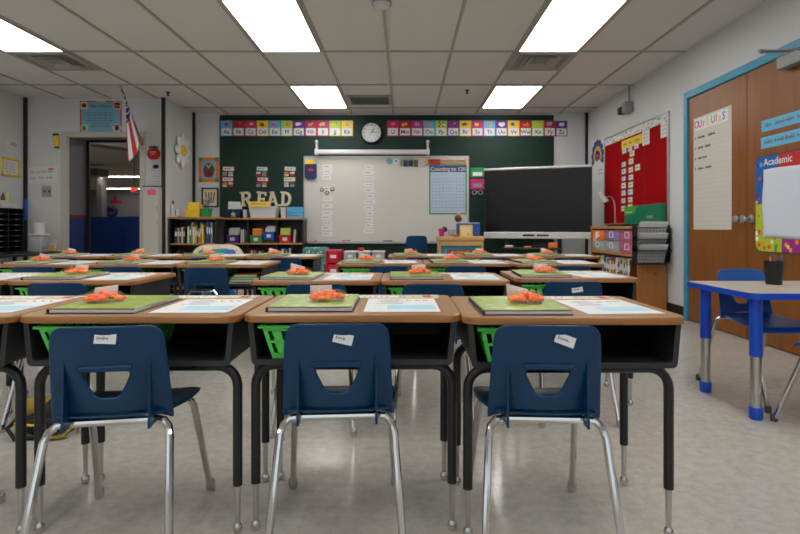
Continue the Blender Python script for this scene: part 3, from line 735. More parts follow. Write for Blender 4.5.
for ch, px in zip('READ', (247.5, 262, 273.5, 286.5)):
    tag(letter(ch).build('wall_letter', None, (PX(px, DB), YC - .0005, PZ(206.3, DB) + .0), rot=(0, R({'R': -3, 'E': 4, 'A': -2, 'D': 3}[ch]), 0)), f'cream wooden letter {ch} on the chalkboard above the bookcase', 'letter', 'READ wall letters')
# whiteboard magnets, strips
for cpx, nm, ys in ((327.5, 'left', [167, 172, 177.5, 189, 199, 206, 213, 217.5, 223, 228, 234]), (369.5, 'right', [167.5, 173, 178.5, 185, 190.5, 196.5, 202, 208, 213.5, 219.5, 225.5, 231])):
    for i, py in enumerate(ys):
        w_ = rnd.uniform(.058, .082)
        mb = MB('paper').plate(-w_, w_, -.033, .033, 0, .0012).m('grey_ink')\
            .squiggle(-w_ * .6, w_ * .6, 0, .022, -.0014, rnd.choice((1, 2)))
        o = mb.build('word_strip', None, (PX(cpx + rnd.uniform(-.8, .8), DB), YW, PZ(py, DB)), smooth=False)
        tag(o, f'{WORDS[i]} white word strip from the top of the {nm} whiteboard column', 'word strip', 'word strips on the whiteboard')
for i, (px, py) in enumerate(((322.5, 190), (327.5, 193), (332.8, 189.5))):
    mb = MB('c_dark').lathe([(.03, 0), (.03, .008), (.022, .013), (.0, .014)], axis='Y', seg=14).m('c_cream').disc(.0, .0, .016, -.0142, .0006, 12)
    tag(mb.build('magnet', None, (PX(px, DB), YW, PZ(py, DB))), f'{["left", "middle", "right"][i]} dark round magnet on the left whiteboard column', 'magnet', 'round magnets')
# storage pocket
t = thing('storage_pocket', 'navy cloth pocket with yellow papers at left whiteboard corner', 'pocket', (PX(311.5, DB), YW - .006, PZ(178.5, DB)))
MB('c_navy').box((0, -.012, .11), (.18, .022, .20), .006).prism([(-.09, .012), (.09, .012), (.05, -.02), (-.05, -.02)], -.022, -.002).build('pouch', t)
MB('c_yellow').box((-.01, -.010, .235), (.13, .006, .07), .001, rot=(0, R(6), 0)).build('papers', t)
MB('c_red').disc(0, .12, .045, -.0232, .001, 16, .02).build('patch', t)
# counting chart
t = thing('counting_chart', 'blue headed counting number chart hung on whiteboard right side', 'chart', (PX(447.7, DB), YW, PZ(190, DB)))
W_, H_ = PX(466.4, DB) - PX(429, DB), PZ(166, DB) - PZ(215, DB)
MB('c_green').plate(-W_ / 2, W_ / 2, -H_ / 2, H_ / 2, 0, .002).m('c_blue').plate(-W_ / 2 + .012, W_ / 2 - .012, H_ / 2 - .10, H_ / 2 - .012, -.002, .0006).build('border', t, smooth=False)
M('chart_blue', (178, 196, 218), .7)
mb = MB('chart_blue').plate(-W_ / 2 + .02, W_ / 2 - .02, -H_ / 2 + .02, H_ / 2 - .105, -.002, .0006).m('ink')
gw, gh = W_ - .06, H_ - .15
for r_ in range(12):
    for c_ in range(10):
        mb.text(str(r_ * 10 + c_ + 1), .022, -gw / 2 + (c_ + .5) * gw / 10, H_ / 2 - .12 - (r_ + .7) * gh / 12, -.0027)
mb.m('c_grey')
for r_ in range(13): mb.plate(-gw / 2, gw / 2, H_ / 2 - .118 - r_ * gh / 12, H_ / 2 - .1165 - r_ * gh / 12, -.0027, .0003)
for c_ in range(11): mb.plate(-gw / 2 + c_ * gw / 10, -gw / 2 + c_ * gw / 10 + .0015, H_ / 2 - .118 - gh, H_ / 2 - .118, -.0027, .0003)
mb.build('number_grid', t, smooth=False)
MB('c_yellow').text('Counting to 120', .078, 0, H_ / 2 - .082, -.003).build('lettering', t, smooth=False)
# things clipped along the top of the whiteboard
for i, (px, m, nm, lb) in enumerate(((389.5, 'alu', 'magnetic_clock', 'small round play clock at the top of the whiteboard'),)):
    t = thing(nm, lb, 'clock', (PX(px, DB), YW, PZ(161.5, DB)))
    MB('c_grey').lathe([(.046, .0), (.046, .012), (.036, .012), (.036, .0)], seg=20, axis='Y', ring=True).build('rim', t); MB('c_sky').disc(0, 0, .037, -.006, .005, 20).m('ink').plate(-.003, .003, 0, .025, -.0112, .001).plate(0, .02, -.003, .003, -.0112, .001).build('dial', t)
mb = MB('c_white').disc(0, 0, .042, 0, .014, 18).m('grey_ink').disc(0, 0, .02, -.0142, .001, 12); tag(mb.build('magnet', None, (PX(396.2, DB), YW, PZ(161.8, DB))), 'white round magnet beside the small play clock', 'magnet', 'magnets')
for px, w_, h_, m, lb in ((401, .035, .11, 'c_grey', 'grey magnetic clip right of the white round magnet'), (405.5, .055, .13, 'c_navy', 'navy magnetic clip holding cards on whiteboard top'), (410.8, .06, .12, 'c_dark', 'dark magnetic clip holding cards on whiteboard top'), (416, .055, .14, 'c_brown', 'brown and yellow magnetic clip on whiteboard top')):
    t = thing('magnetic_clip', lb, 'clip', (PX(px, DB), YW, PZ(163, DB)), 0, 'magnetic clips on the whiteboard')
    MB(m).box((0, -.012, -.01), (w_, .022, h_ * .75), .006).build('cards', t); MB('c_yellow' if m == 'c_brown' else 'alu').box((0, -.016, h_ * .36), (w_ * 1.05, .03, .03), .008).build('clip', t)
t = thing('wooden_pointer_rack', 'pale wooden rods with red grips along whiteboard top right', 'pointer rack', (PX(446, DB), YW, PZ(162.3, DB)))
for s in (-1, 1): MB('pale_wood').box((s * .29, -.02, 0), (.03, .04, .095), .004).build('end_block', t)
for z in (.022, -.022):
    MB('pale_wood').tube([(-.28, -.026, z), (.28, -.026, z)], .010, 8).build('rod', t); MB('c_red').tube([(-.26, -.026, z), (-.09, -.026, z)], .016, 10).build('grip', t)
# hanging pouches right of the whiteboard
for py, h_, m, nm in ((173, .15, 'c_green', 'green'), (184.5, .16, 'c_magenta', 'bright pink')):
    t = thing('zip_pouch', f'{nm} zip pouch hung between whiteboard and black screen', 'pouch', (PX(477, DB), YC, PZ(py, DB)), 0, 'hanging zip pouches')
    MB(m).box((0, -.016, 0), (.215, .03, h_), .008).build('pouch', t); MB('c_white' if 'green' in nm else 'c_grey').box((.0, -.0325, -.02), (.14, .002, .055), .0005).build('window', t)
t = thing('scissors', 'scissors hanging below the pink zip pouch', 'scissors', (PX(477, DB), YC, PZ(193.3, DB)))
for s in (-1, 1):
    MB('c_grey').tube([(s * .045 + .032 * math.cos(a / 10 * 2 * math.pi), -.012, .01 + .03 * math.sin(a / 10 * 2 * math.pi)) for a in range(11)], .009, 8).build('handle', t)
MB('steel').box((0, -.012, .05), (.02, .004, .06)).build('blade', t)
# tray items
for px, m, lb in ((312.5, 'c_orange', 'orange marker on the left end of the marker tray'), (346, 'c_red', 'red marker lying on the whiteboard marker tray'), (387, 'c_purple', 'purple marker lying on the whiteboard marker tray')):
    t = thing('marker', lb, 'marker', (PX(px, DB), YC - .045, wz0 + .0085), 0, 'markers on the tray'); MB(m).tube([(-.05, 0, .0), (.04, 0, .0)], .009, 8).build('barrel', t); MB('c_dark').tube([(.04, 0, 0), (.08, 0, 0)], .0085, 8).build('cap', t)
    for c in t.children: c.location.z = .009
# poster with brown bird in an orange frame, framed print below it
t = thing('poster', 'orange and green bordered poster of a brown bird', 'poster', (PX(209, DB), DB - .0003, PZ(169.8, DB)))
mb = MB('c_orange').plate(-.15, .15, -.185, .185, 0, .003).m('c_green')
for x in (-1, 1):
    for z in (-1, 1): mb.plate(x * .15, x * .09, z * .185, z * .125, -.003, .0006)
mb.m('c_sky').plate(-.10, .10, -.13, .13, -.003, .0012).m('c_brown').disc(0, .0, .085, -.0042, .0006, 20, .08).disc(0, .05, .05, -.0048, .0006, 16).m('c_maroon').disc(0, -.07, .07, -.0054, .0006, 16, .045).m('c_cream').disc(-.02, .06, .012, -.006, .0006, 10).disc(.02, .06, .012, -.006, .0006, 10).m('c_yellow').disc(0, .035, .014, -.006, .0006, 8)
mb.build('print', t, smooth=False)
t = thing('framed_picture', 'black framed picture of brown stripes under bird poster', 'picture', (PX(210.5, DB), DB - .0003, PZ(197.5, DB)))
mb = MB('black_plastic')
for s in (-1, 1): mb.box((s * .115, -.012, 0), (.02, .024, .29), .003).box((0, -.012, s * .135), (.25, .024, .02), .003)
mb.build('frame', t)
mb = MB('c_cream').plate(-.11, .11, -.13, .13, 0, .008).m('c_brown')
for k in range(4): mb.box((-.055 + k * .036, -.009, 0), (.018, .002, .16), rot=(0, R(-9 + 6 * k), 0))
mb.build('print', t, smooth=False)

# ------------------------------------------------------------------ bookcases at the back left
def shelf_unit(name, label, x0, x1, D0, depth, ztop, shelves, dividers, rz=0, open_back=False):
    w_ = x1 - x0
    t = thing(name, label, 'bookcase', ((x0 + x1) / 2, D0, 0), rz)
    for s in (-1, 1): MB('black_metal').box((s * (w_ / 2 - .009), depth / 2, (ztop - .025) / 2), (.018, depth, ztop - .025), .002).build('side_panel', t)
    MB('black_plastic').box((0, depth - .006, (ztop - .03) / 2 + .01), (w_ - .04, .01, ztop - .05)).build('back_panel', t)
    MB('shelf_wood').box((0, depth / 2 - .005, ztop - .0125), (w_ + .01, depth + .01, .025), .004).build('top', t)
    for z in shelves: MB('shelf_wood').box((0, depth / 2 - .006, z - .011), (w_ - .037, depth - .016, .022), .003).build('shelf', t)
    zz = [0] + sorted(shelves) + [ztop]
    for x in dividers:
        for a, b2 in zip(sorted(shelves)[:-1] + [sorted(shelves)[-1]], sorted(shelves)[1:] + [ztop - .025]): MB('black_metal').box((x, depth / 2, (a + b2) / 2 - .005), (.014, depth - .03, b2 - a - .02)).build('divider', t)
    return t
BX0, BX1, BD = PX(223.5, 7.62), PX(303.5, 7.62), 7.62
shelf_unit('bookcase', 'long low black bookcase with wooden shelf edges under READ letters', BX0, BX1, BD, .27, 1.025, [.665, .32, .08], [PX(247.5, 7.62) - (BX0 + BX1) / 2, PX(276.5, 7.62) - (BX0 + BX1) / 2])
AX0, AX1, AD = PX(167.5, 7.1), PX(216.5, 7.1), 7.10
shelf_unit('bookcase', 'short black bookcase with wooden shelf edges below the daisy', AX0 + .02, AX1, AD, .28, 1.03, [.675, .33, .08], [])
def bin_(name, label, m, x, D, z, w_, d_, h_, fill=None, group=None, labelcard=True, fills=('paper', 'c_cream')):
    t = thing(name, label, 'bin', (x, D, z), 0, group)
    mb = MB(m); k = .86
    n = 4; B = [(-w_ / 2 * k, -d_ / 2 * k), (w_ / 2 * k, -d_ / 2 * k), (w_ / 2 * k, d_ / 2 * k), (-w_ / 2 * k, d_ / 2 * k)]; T = [(x_ / k, y_ / k) for x_, y_ in B]
    vs = [(x_, y_, 0) for x_, y_ in B] + [(x_, y_, h_) for x_, y_ in T] + [(x_ * .94, y_ * .94, h_) for x_, y_ in T] + [(x_ * .92, y_ * .92, .008) for x_, y_ in B]
    fs = [(3, 2, 1, 0)] + [(i, (i + 1) % 4, 4 + (i + 1) % 4, 4 + i) for i in range(4)] + [(4 + i, 4 + (i + 1) % 4, 8 + (i + 1) % 4, 8 + i) for i in range(4)] + [(8 + i, 8 + (i + 1) % 4, 12 + (i + 1) % 4, 12 + i) for i in range(4)] + [(12, 13, 14, 15)]
    mb.add(vs, fs)
    for s in (-1, 1): mb.box((0, s * d_ / 2, h_ - .006), (w_ + .016, .012, .014), .003).box((s * w_ / 2, 0, h_ - .006), (.012, d_, .014), .003)
    mb.build('tub', t)
    if labelcard: MB('paper').box((0, -d_ / 2 * (.93) - .004, h_ * .48), (w_ * .36, .002, h_ * .42), rot=(R(4), 0, 0)).build('label_card', t)
    if fill:
        q = random.Random(label)
        for i in range(fill):
            hh = h_ * q.uniform(1.35, 1.8)
            tag(MB(fills[i % len(fills)]).box((0, 0, hh / 2), (w_ * .74, .012, hh), .002).build('booklet', None, (x + q.uniform(-.01, .01), D - d_ * .30 + i * d_ * .6 / max(1, fill - 1), z + .016), rot=(R(q.uniform(-5, -1)), R(q.uniform(-2, 2)), 0)), f'{WORDS[i]} booklet from the front in the {label.split(" with ")[0].split(" on ")[0]}', 'booklet', 'booklets in the shelf bins')
    return t
Z1 = .6655
bin_('storage_bin', 'purple bin with booklets on the long black bookcase', 'c_purple', PX(234.7, 7.75), 7.745, Z1, .18, .20, .115, 4, 'coloured bins on the bookcase')
bin_('storage_bin', 'green bin with booklets on the long black bookcase', 'c_green', PX(257.8, 7.75), 7.745, Z1, .18, .20, .11, 4, 'coloured bins on the bookcase', fills=('c_orange', 'c_cream', 'c_yellow'))
tag(MB('c_dark').box((0, 0, .02), (.18, .19, .04), .004).box((0, 0, .044), (.18, .21, .007), .002).build('flat_box', None, (PX(269, 7.75) + .022, 7.745, Z1)), 'flat dark box under the blue bin', 'box')
bin_('storage_bin', 'blue bin with booklets raised on a flat box', 'c_blue', PX(269, 7.75) + .022, 7.745, Z1 + .0485, .165, .20, .11, 4, 'coloured bins on the bookcase')
bin_('storage_bin', 'red bin with booklets on the long black bookcase', 'c_red', PX(286.4, 7.75), 7.745, Z1, .18, .20, .115, 4, 'coloured bins on the bookcase', fills=('c_lime', 'c_cream', 'c_tan'))
def book_row(x, y, z, n, wmax, hs, cols, where, group, lean=0, dep=.18, gap=.001, ax='x', start=0):
    cx = x
    for i in range(n):
        w_ = rnd.uniform(.55, 1) * wmax; h_ = rnd.uniform(*hs); c = cols[i % len(cols)]
        t = thing('book', f'{c} book, {WORDS[i + start]} from the left in {where}', 'book', (cx + w_ / 2, y, z) if ax == 'x' else (x, y - (cx - x) - w_ / 2, z), 0 if ax == 'x' else R(-90), group)
        mb = MB('c_' + c).box((-w_ / 2 + .001, 0, h_ / 2), (.002, dep, h_)).box((w_ / 2 - .001, 0, h_ / 2), (.002, dep, h_)).box((0, -dep / 2 + .001, h_ / 2), (w_, .002, h_)).m('c_white').box((0, -dep / 2 - .0006, h_ * .6), (w_ * .6, .0012, h_ * .3))
        mb.build('cover', t, smooth=False); MB('paper').box((0, .002, h_ / 2), (max(.001, w_ - .004), dep - .006, h_ - .008)).build('pages', t, smooth=False)
        cx += w_ + gap
    return cx
for px, nm in ((242.6, 'left'), (292.6, 'right')):
    for i in range(4 if nm == 'left' else 3):
        o = MB('c_white' if i % 2 else 'c_grey').box((0, 0, .095), (.012, .2, .19), .002).build('file_folder', None, (PX(px, 7.76) + (.0 if nm == 'left' else .03) + i * .013, 7.765, Z1 + .002), rot=(0, R(1 if nm == 'left' else 4), 0))
        tag(o, f'white leaning file folder, {WORDS[i]} of the {nm} cluster on long bookcase', 'file folder', 'leaning file folders')
# top of the long bookcase
ZT = 1.0255
t = bin_('storage_basket', 'navy basket with green star on top of long bookcase', 'c_navy', PX(234.2, 7.74), 7.77, ZT, .235, .22, .125, 3, 'bins on top of the long bookcase', False, ('paper', 'c_white'))
st = []
for k in range(10):
    a = R(90 + 36 * k); r = .05 if k % 2 == 0 else .021; st.append((r * math.cos(a), r * math.sin(a)))
o = MB('c_lime').prism(st, -.004, 0).build('star', t); o.location = (.015, -.113, .05)
bin_('storage_bin', 'small frosted bin between navy basket and big white bin', 'pale_plastic', PX(246, 7.74) + .002, 7.77, ZT, .05, .2, .115, 0, 'bins on top of the long bookcase', False)
bin_('storage_bin', 'big white plastic bin on top of the long bookcase', 'pale_plastic', PX(264.4, 7.74), 7.76, ZT, .40, .24, .165, 0, 'bins on top of the long bookcase', False)
mb = MB('c_yellow').box((0, 0, .038), (.27, .004, .075), .0).m('grey_ink').squiggle(-.11, .11, .04, .04, -.0024, 3); tag(mb.build('sign_card', None, (PX(260, 7.66), 7.625, ZT + .158), rot=(R(-8), 0, 0), smooth=False), 'yellow lettered card propped on the big white bin', 'sign card')
bin_('storage_bin', 'frosted bin between big white bin and bright blue basket', 'pale_plastic', PX(284, 7.74) + .004, 7.77, ZT, .075, .2, .15, 0, 'bins on top of the long bookcase', False)
t = thing('storage_basket', 'bright blue slotted basket on right end of long bookcase', 'basket', (PX(295.4, 7.74), 7.77, ZT))
mb = MB('c_sky'); mb.box((0, 0, .004), (.19, .2, .008))
for z in (.012, .06, .105, .148): 
    for s in (-1, 1): mb.box((0, s * .10, z), (.205, .006, .018)).box((s * .10, 0, z), (.006, .2, .018))
for k in range(9):
    for s in (-1, 1): mb.box((-.096 + .024 * k, s * .10, .08), (.009, .0055, .15)).box((s * .10, -.096 + .024 * k, .08), (.0055, .009, .15))
mb.build('weave', t, smooth=False)
book_row(PX(228.6, 7.75), 7.75, .3205, 5, .03, (.19, .26), ['grey', 'white', 'navy', 'dark', 'cream'], 'the left lower bay of long bookcase', 'books on the long bookcase')
book_row(PX(251.3, 7.75), 7.75, .3205, 9, .03, (.19, .27), ['red', 'white', 'teal', 'grey', 'dark', 'maroon', 'white', 'blue', 'dark'], 'the middle lower bay of long bookcase', 'books on the long bookcase')
book_row(PX(279.6, 7.75), 7.75, .3205, 8, .03, (.19, .27), ['dark', 'sky', 'white', 'blue', 'grey', 'teal', 'white', 'dark'], 'the right lower bay of long bookcase', 'books on the long bookcase')
# short bookcase contents
book_row(PX(177, 7.2) , 7.22, .6755, 5, .034, (.20, .25), ['dark', 'grey', 'dark', 'cream', 'dark'], 'the left clump of the short bookcase', 'books on the short bookcase', gap=.002)
book_row(PX(189.5, 7.2), 7.22, .6755, 9, .028, (.20, .29), ['cream', 'green', 'tan', 'white', 'lime', 'brown', 'orange', 'grey', 'yellow'], 'the coloured middle of the short bookcase', 'books on the short bookcase', gap=.002)
book_row(PX(208.5, 7.2), 7.22, .6755, 3, .030, (.24, .30), ['blue', 'dark', 'grey'], 'the right clump of the short bookcase', 'books on the short bookcase', gap=.002)
book_row(PX(174, 7.2), 7.22, .3305, 7, .034, (.19, .25), ['tan', 'dark', 'cream', 'brown', 'dark', 'tan', 'grey'], 'the lower shelf of the short bookcase', 'books on the short bookcase')
ZA = 1.0305
bin_('storage_bin', 'yellow tub with striped books on the short bookcase', 'c_yellow', PX(195, 7.2), 7.20, ZA, .20, .2, .10, 4, 'bins on the short bookcase', False, ('c_yellow', 'c_sky', 'c_yellow'))
bin_('storage_bin', 'green pencil tub beside the yellow tub', 'c_green', PX(206.5, 7.2) + .006, 7.20, ZA, .095, .16, .11, 0, 'bins on the short bookcase', False)
for i in range(6):
    t = thing('pencil', f'{["blue", "dark", "teal", "brown", "navy", "grey"][i]} pencil standing in the green pencil tub', 'pencil', (PX(206.5, 7.2) - .018 + .011 * i, 7.18 + .012 * (i % 3), ZA + .0135), 0, 'pencils in the green tub')
    c = 'c_' + ["blue", "dark", "teal", "brown", "navy", "grey"][i]; MB(c).tube([(0, 0, .0), (.004 * (i - 2.5), 0, .21 + .012 * (i % 3))], .005, 6).build('shaft', t); MB('pale_wood').tube([(.004 * (i - 2.5), 0, .21 + .012 * (i % 3)), (.0042 * (i - 2.5), 0, .235 + .012 * (i % 3))], [.005, .001], 6).build('tip', t)
t = thing('paper_cutter_stand', 'white plastic document holder at left end of short bookcase', 'document holder', (PX(175.5, 7.2), 7.2, ZA))
MB('pale_plastic').box((0, 0, .006), (.13, .15, .012), .003).build('base', t); MB('pale_plastic').box((-.03, .03, .09), (.05, .10, .16), .006).box((.035, .03, .06), (.04, .10, .10), .006).build('pocket', t)

# ------------------------------------------------------------------ left back: nook wall, doorway wall, left wall
def petals(mb, n, r, pr, pz, y):
    for k in range(n):
        a = 2 * math.pi * k / n; mb.ball((r * math.cos(a), y, r * math.sin(a)), (pr, .02, pr), 14, 8)
t = thing('wall_daisy', 'white petalled daisy decoration with yellow centre on nook wall', 'wall decoration', (XN + .0003, 7.52, PZ(151, 7.52)), R(90))
for k in range(8):
    a = 2 * math.pi * k / 8; pe = MB('c_white').ball((0, 0, .158), (.062, .03, .088), 16, 10).build('petal', t); pe.location = (0, -.032, 0); pe.rotation_euler = (0, a, 0)
MB('c_yellow').ball((0, -.045, 0), (.078, .03, .078), 20, 10).build('centre', t); MB('c_orange').text('HELLO', .035, 0, -.012, -.075).build('lettering', t, smooth=False)
mb = MB('c_grey').box((0, -.004, 0), (.075, .008, .12), .002).m('c_dark').box((0, -.0085, .025), (.03, .003, .03)).box((0, -.0085, -.025), (.03, .003, .03)); tag(mb.build('wall_outlet', None, (XN + .0003, 7.26, PZ(205, 7.26)), R(90)), 'small metal outlet plate on nook wall below the daisy', 'outlet')
YD = DN - .0003
t = thing('poster', 'teal pledge poster with red border above the doorway', 'poster', (PX(101, DN), YD, PZ(117, DN)))
W_, H_ = .55, .42
M('poster_teal', (116, 172, 192), .6, var=.04)
mb = MB('c_red').plate(-W_ / 2, W_ / 2, -H_ / 2, H_ / 2, 0, .002).m('poster_teal').plate(-W_ / 2 + .016, W_ / 2 - .016, -H_ / 2 + .016, H_ / 2 - .016, -.002, .0006).m('c_cream').plate(-W_ / 2 + .01, -W_ / 2 + .10, H_ / 2 - .11, H_ / 2 - .01, -.0026, .0006).plate(W_ / 2 - .11, W_ / 2 - .01, H_ / 2 - .11, H_ / 2 - .01, -.0026, .0006)
mb.disc(-W_ / 2 + .06, -H_ / 2 + .065, .05, -.0026, .0006).disc(W_ / 2 - .06, -H_ / 2 + .065, .055, -.0026, .0006)
mb.m('c_maroon').disc(-W_ / 2 + .055, H_ / 2 - .06, .035, -.0033, .0006, 14, .03).m('c_red').plate(W_ / 2 - .10, W_ / 2 - .02, H_ / 2 - .10, H_ / 2 - .06, -.0033, .0006).m('c_navy').plate(W_ / 2 - .10, W_ / 2 - .02, H_ / 2 - .055, H_ / 2 - .02, -.0033, .0006)
mb.m('c_green').disc(-W_ / 2 + .055, -H_ / 2 + .06, .028, -.0033, .0006, 12, .035).m('c_navy').disc(W_ / 2 - .06, -H_ / 2 + .06, .03, -.0033, .0006, 12, .035).m('c_red').plate(W_ / 2 - .10, W_ / 2 - .02, -H_ / 2 + .09, -H_ / 2 + .105, -.0039, .0006).m('c_yellow').plate(-.06, .06, H_ / 2 - .016, H_ / 2 - .002, -.0026, .0008)
mb.build('print', t, smooth=False)
mb = MB('ink').text('Pledge of Allegiance', .036, 0, H_ / 2 - .078, -.0036)
for k, z in enumerate((.05, .02, -.015, -.05, -.085, -.12)): mb.squiggle(-.18 + .05 * (k > 3), .18 - .05 * (k > 3), z, .014, -.0027, 5)
mb.build('lettering', t, smooth=False)
# flag
t = thing('flag', 'American flag on a slanted pole beside the doorway', 'flag', (PX(143, DN), DN, PZ(143, DN)))
P0, P1 = Vector((0, -.03, 0)), Vector((PX(121, 6.42) - PX(143, DN), 6.42 - DN, PZ(87, 6.42) - PZ(143, DN)))
MB('brown_pole' if 'brown_pole' in MATS else M('brown_pole', (60, 36, 22), .4)).tube([P0, P1], .009, 8).build('pole', t)
MB('c_tan').lathe([(.012, -.02), (.018, 0), (.016, .02), (.004, .045)], P1, 10).build('finial', t)
MB('c_tan').box((0, -.012, 0), (.05, .024, .09), .006).tube([(0, -.01, -.01), (0 + (P1 - P0).normalized().x * .09, -.03 + (P1 - P0).normalized().y * .09, .07)], .015, 10).build('bracket', t)
nu, nv = 26, 20; vs = []; fs = []; mi = []
for i in range(nu + 1):
    a = i / nu; p = P1.lerp(P0, .03 + .60 * a)
    for j in range(nv + 1):
        b2 = j / nv; L_ = .30 + .46 * math.exp(-((a - .30) / .34) ** 2)
        fold = math.sin(a * 11.0 + .6) * .055 * b2 ** .7
        drift = (.16 * (1 - a) - .02) * b2
        vs.append(p + Vector((fold * .8 + drift + .012 * a, fold * .9, -L_ * b2)))
mb = MB()
for i in range(nu):
    for j in range(nv):
        c = 'c_navy' if (i < 14 and j < 8) else ('c_red' if (i // 2) % 2 == 0 else 'c_white')
        k = i * (nv + 1) + j; mb.m(c); mb.f.append((k, k + 1, k + nv + 2, k + nv + 1)); mb.mi.append(mb.cur)
mb.v = vs; mb.m('c_white')
for i in range(1, 14, 2):      # rows of stars on the canton
    for j in range(1, 8, 1):
        if (i // 2 + j) % 2: continue
        c = vs[i * (nv + 1) + j]
        for d in (-.006, .006): n0 = len(mb.v); mb.v += [c + Vector((-.008, d, -.008)), c + Vector((.008, d, -.008)), c + Vector((.008, d, .008)), c + Vector((-.008, d, .008))]; mb.f.append((n0, n0 + 1, n0 + 2, n0 + 3)); mb.mi.append(mb.cur)
bake(mb.build('cloth', t, ang=80), [solid(.0015)])
# yellow door holder
t = thing('door_chime', 'yellow and black box on wall at doorway top left', 'wall box', (PX(58, DN), YD, PZ(141.5, DN)))
MB('c_yellow').box((0, -.02, 0), (.055, .04, .15), .006).build('case', t); MB('black_plastic').box((-.012, -.02, .085), (.07, .036, .03), .005).box((0, -.02, -.082), (.05, .036, .02), .004).build('clamp', t)
M('faint_ink', (176, 176, 178), .7)
# light switches
mb = MB('steel').box((0, -.004, 0), (.14, .008, .14), .003).m('c_dark').box((-.03, -.009, 0), (.014, .008, .03)).box((.03, -.009, 0), (.014, .008, .03)); tag(mb.build('light_switch', None, (PX(47.5, DN), YD, PZ(191.5, DN))), 'metal double light switch left of the doorway', 'light switch')
tag(MB('c_cream').box((0, -.006, 0), (.035, .012, .13), .003).build('switch_guard', None, (PX(53.4, DN), YD, PZ(191, DN))), 'narrow cream strip beside the double light switch', 'switch guard')
mb = MB('paper').plate(-.19, .19, -.11, .11, 0, .0015).m('faint_ink').squiggle(-.16, .16, .04, .05, -.0016, 4).squiggle(-.16, .16, -.04, .05, -.0016, 3).m('c_pink').plate(.08, .15, .06, .085, -.0016, .0005); tag(mb.build('drawing', None, (PX(43, DN), YD, PZ(175, DN)), rot=(0, R(-3), 0), smooth=False), 'pale pencil drawing on wall above light switch', 'drawing')
# apple, papers and cabinet board right of the doorway
t = thing('apple_sign', 'red apple shaped sign right of the doorway', 'sign', (PX(154.2, DN), YD, PZ(153, DN)))
ap = []
for k in range(36):
    a = 2 * math.pi * k / 36; r = .078 * (1 + .10 * abs(math.cos(a)) - .10 * math.exp(-((a - math.pi / 2) / .35) ** 2) - .06 * math.exp(-((a - 3 * math.pi / 2) / .3) ** 2)); ap.append((r * math.cos(a), r * math.sin(a) - .015))
MB('c_red').prism(ap, -.02, 0).build('apple', t); MB('c_dark').box((.005, -.010, .075), (.012, .015, .045), .003, rot=(0, R(15), 0)).build('stem', t)
for s in (-1, 1): MB('c_dark').ball((s * .035, -.012, .075), (.032, .008, .013), 12, 6).build('leaf', t)
MB('paper').squiggle(-.045, .045, .008, .018, -.0205, 2).squiggle(-.03, .03, -.018, .014, -.0205, 2).build('lettering', t, smooth=False)
t = thing('clipboard', 'white clipboard sheet with black clip below the apple sign', 'clipboard', (PX(156.5, DN), YD, PZ(174, DN)))
MB('pale_plastic').box((0, -.004, 0), (.19, .008, .27), .003).build('board', t); MB('black_plastic').box((0, -.014, .095), (.07, .014, .05), .005).build('clip', t)
mb = MB('paper').plate(-.085, .085, -.125, .07, -.0085, .002).m('grey_ink')
for k in range(5): mb.squiggle(-.07, .07, .04 - .035 * k, .012, -.0106, 3)
mb.build('sheet', t, smooth=False)
t = thing('file_cabinet', 'narrow white metal cabinet right of the doorway', 'cabinet', (PX(156, DN) - .005, DN - .075, 0))
zt = PZ(187.5, DN)
MB('frame_cream').box((0, 0, zt / 2), (.20, .13, zt), .004).build('body', t); MB('black_trim').box((0, -.002, zt + .006), (.215, .135, .012), .003).build('top', t)
for z in (.95, 1.14): MB('steel').tube([(.088, -.066, z - .012), (.088, -.08, z - .012), (.088, -.08, z + .012), (.088, -.066, z + .012)], .004, 6).build('hinge', t)
mb = MB('c_pink').plate(-.055, .055, -.035, .035, 0, .0012).m('ink').plate(-.01, .01, .038, .044, 0, .002); tag(mb.build('sticky_note', None, (PX(157, DN), DN - .1412, PZ(193, DN)), smooth=False), 'bright pink note on the narrow white cabinet', 'note')
# left wall papers
t = thing('certificate', 'yellow framed certificate on the left wall', 'certificate', (XL + .0003, 6.79, PZ(167.5, 6.79)), R(90))
mb = MB('c_yellow')
for s in (-1, 1): mb.box((s * .14, -.006, 0), (.03, .012, .24), .003).box((0, -.006, s * .105), (.31, .012, .03), .003)
mb.build('frame', t); mb = MB('paper').plate(-.13, .13, -.10, .10, 0, .004).m('grey_ink')
for k in range(4): mb.squiggle(-.09, .09, .05 - .035 * k, .014, -.0042, 3)
mb.build('sheet', t, smooth=False)
mb = MB('paper').plate(-.12, .12, -.09, .09, 0, .0015).m('faint_ink').disc(0, .02, .06, -.0016, .0005, 16, .03).squiggle(-.09, .09, -.04, .02, -.0017, 3); tag(mb.build('drawing', None, (XL + .0003, 6.84, PZ(146, 6.84)), rot=(0, R(4), R(90)), smooth=False), 'grey sketch on left wall above the yellow framed certificate', 'drawing')
tag(MB('c_blue').box((0, 0, .135), (.03, .03, .27), .008, seg=2).build('corner_guard', None, (XL + .0512, DN - .0512, .985)), 'blue foam guard on the black corner strip above the tubs', 'corner guard')
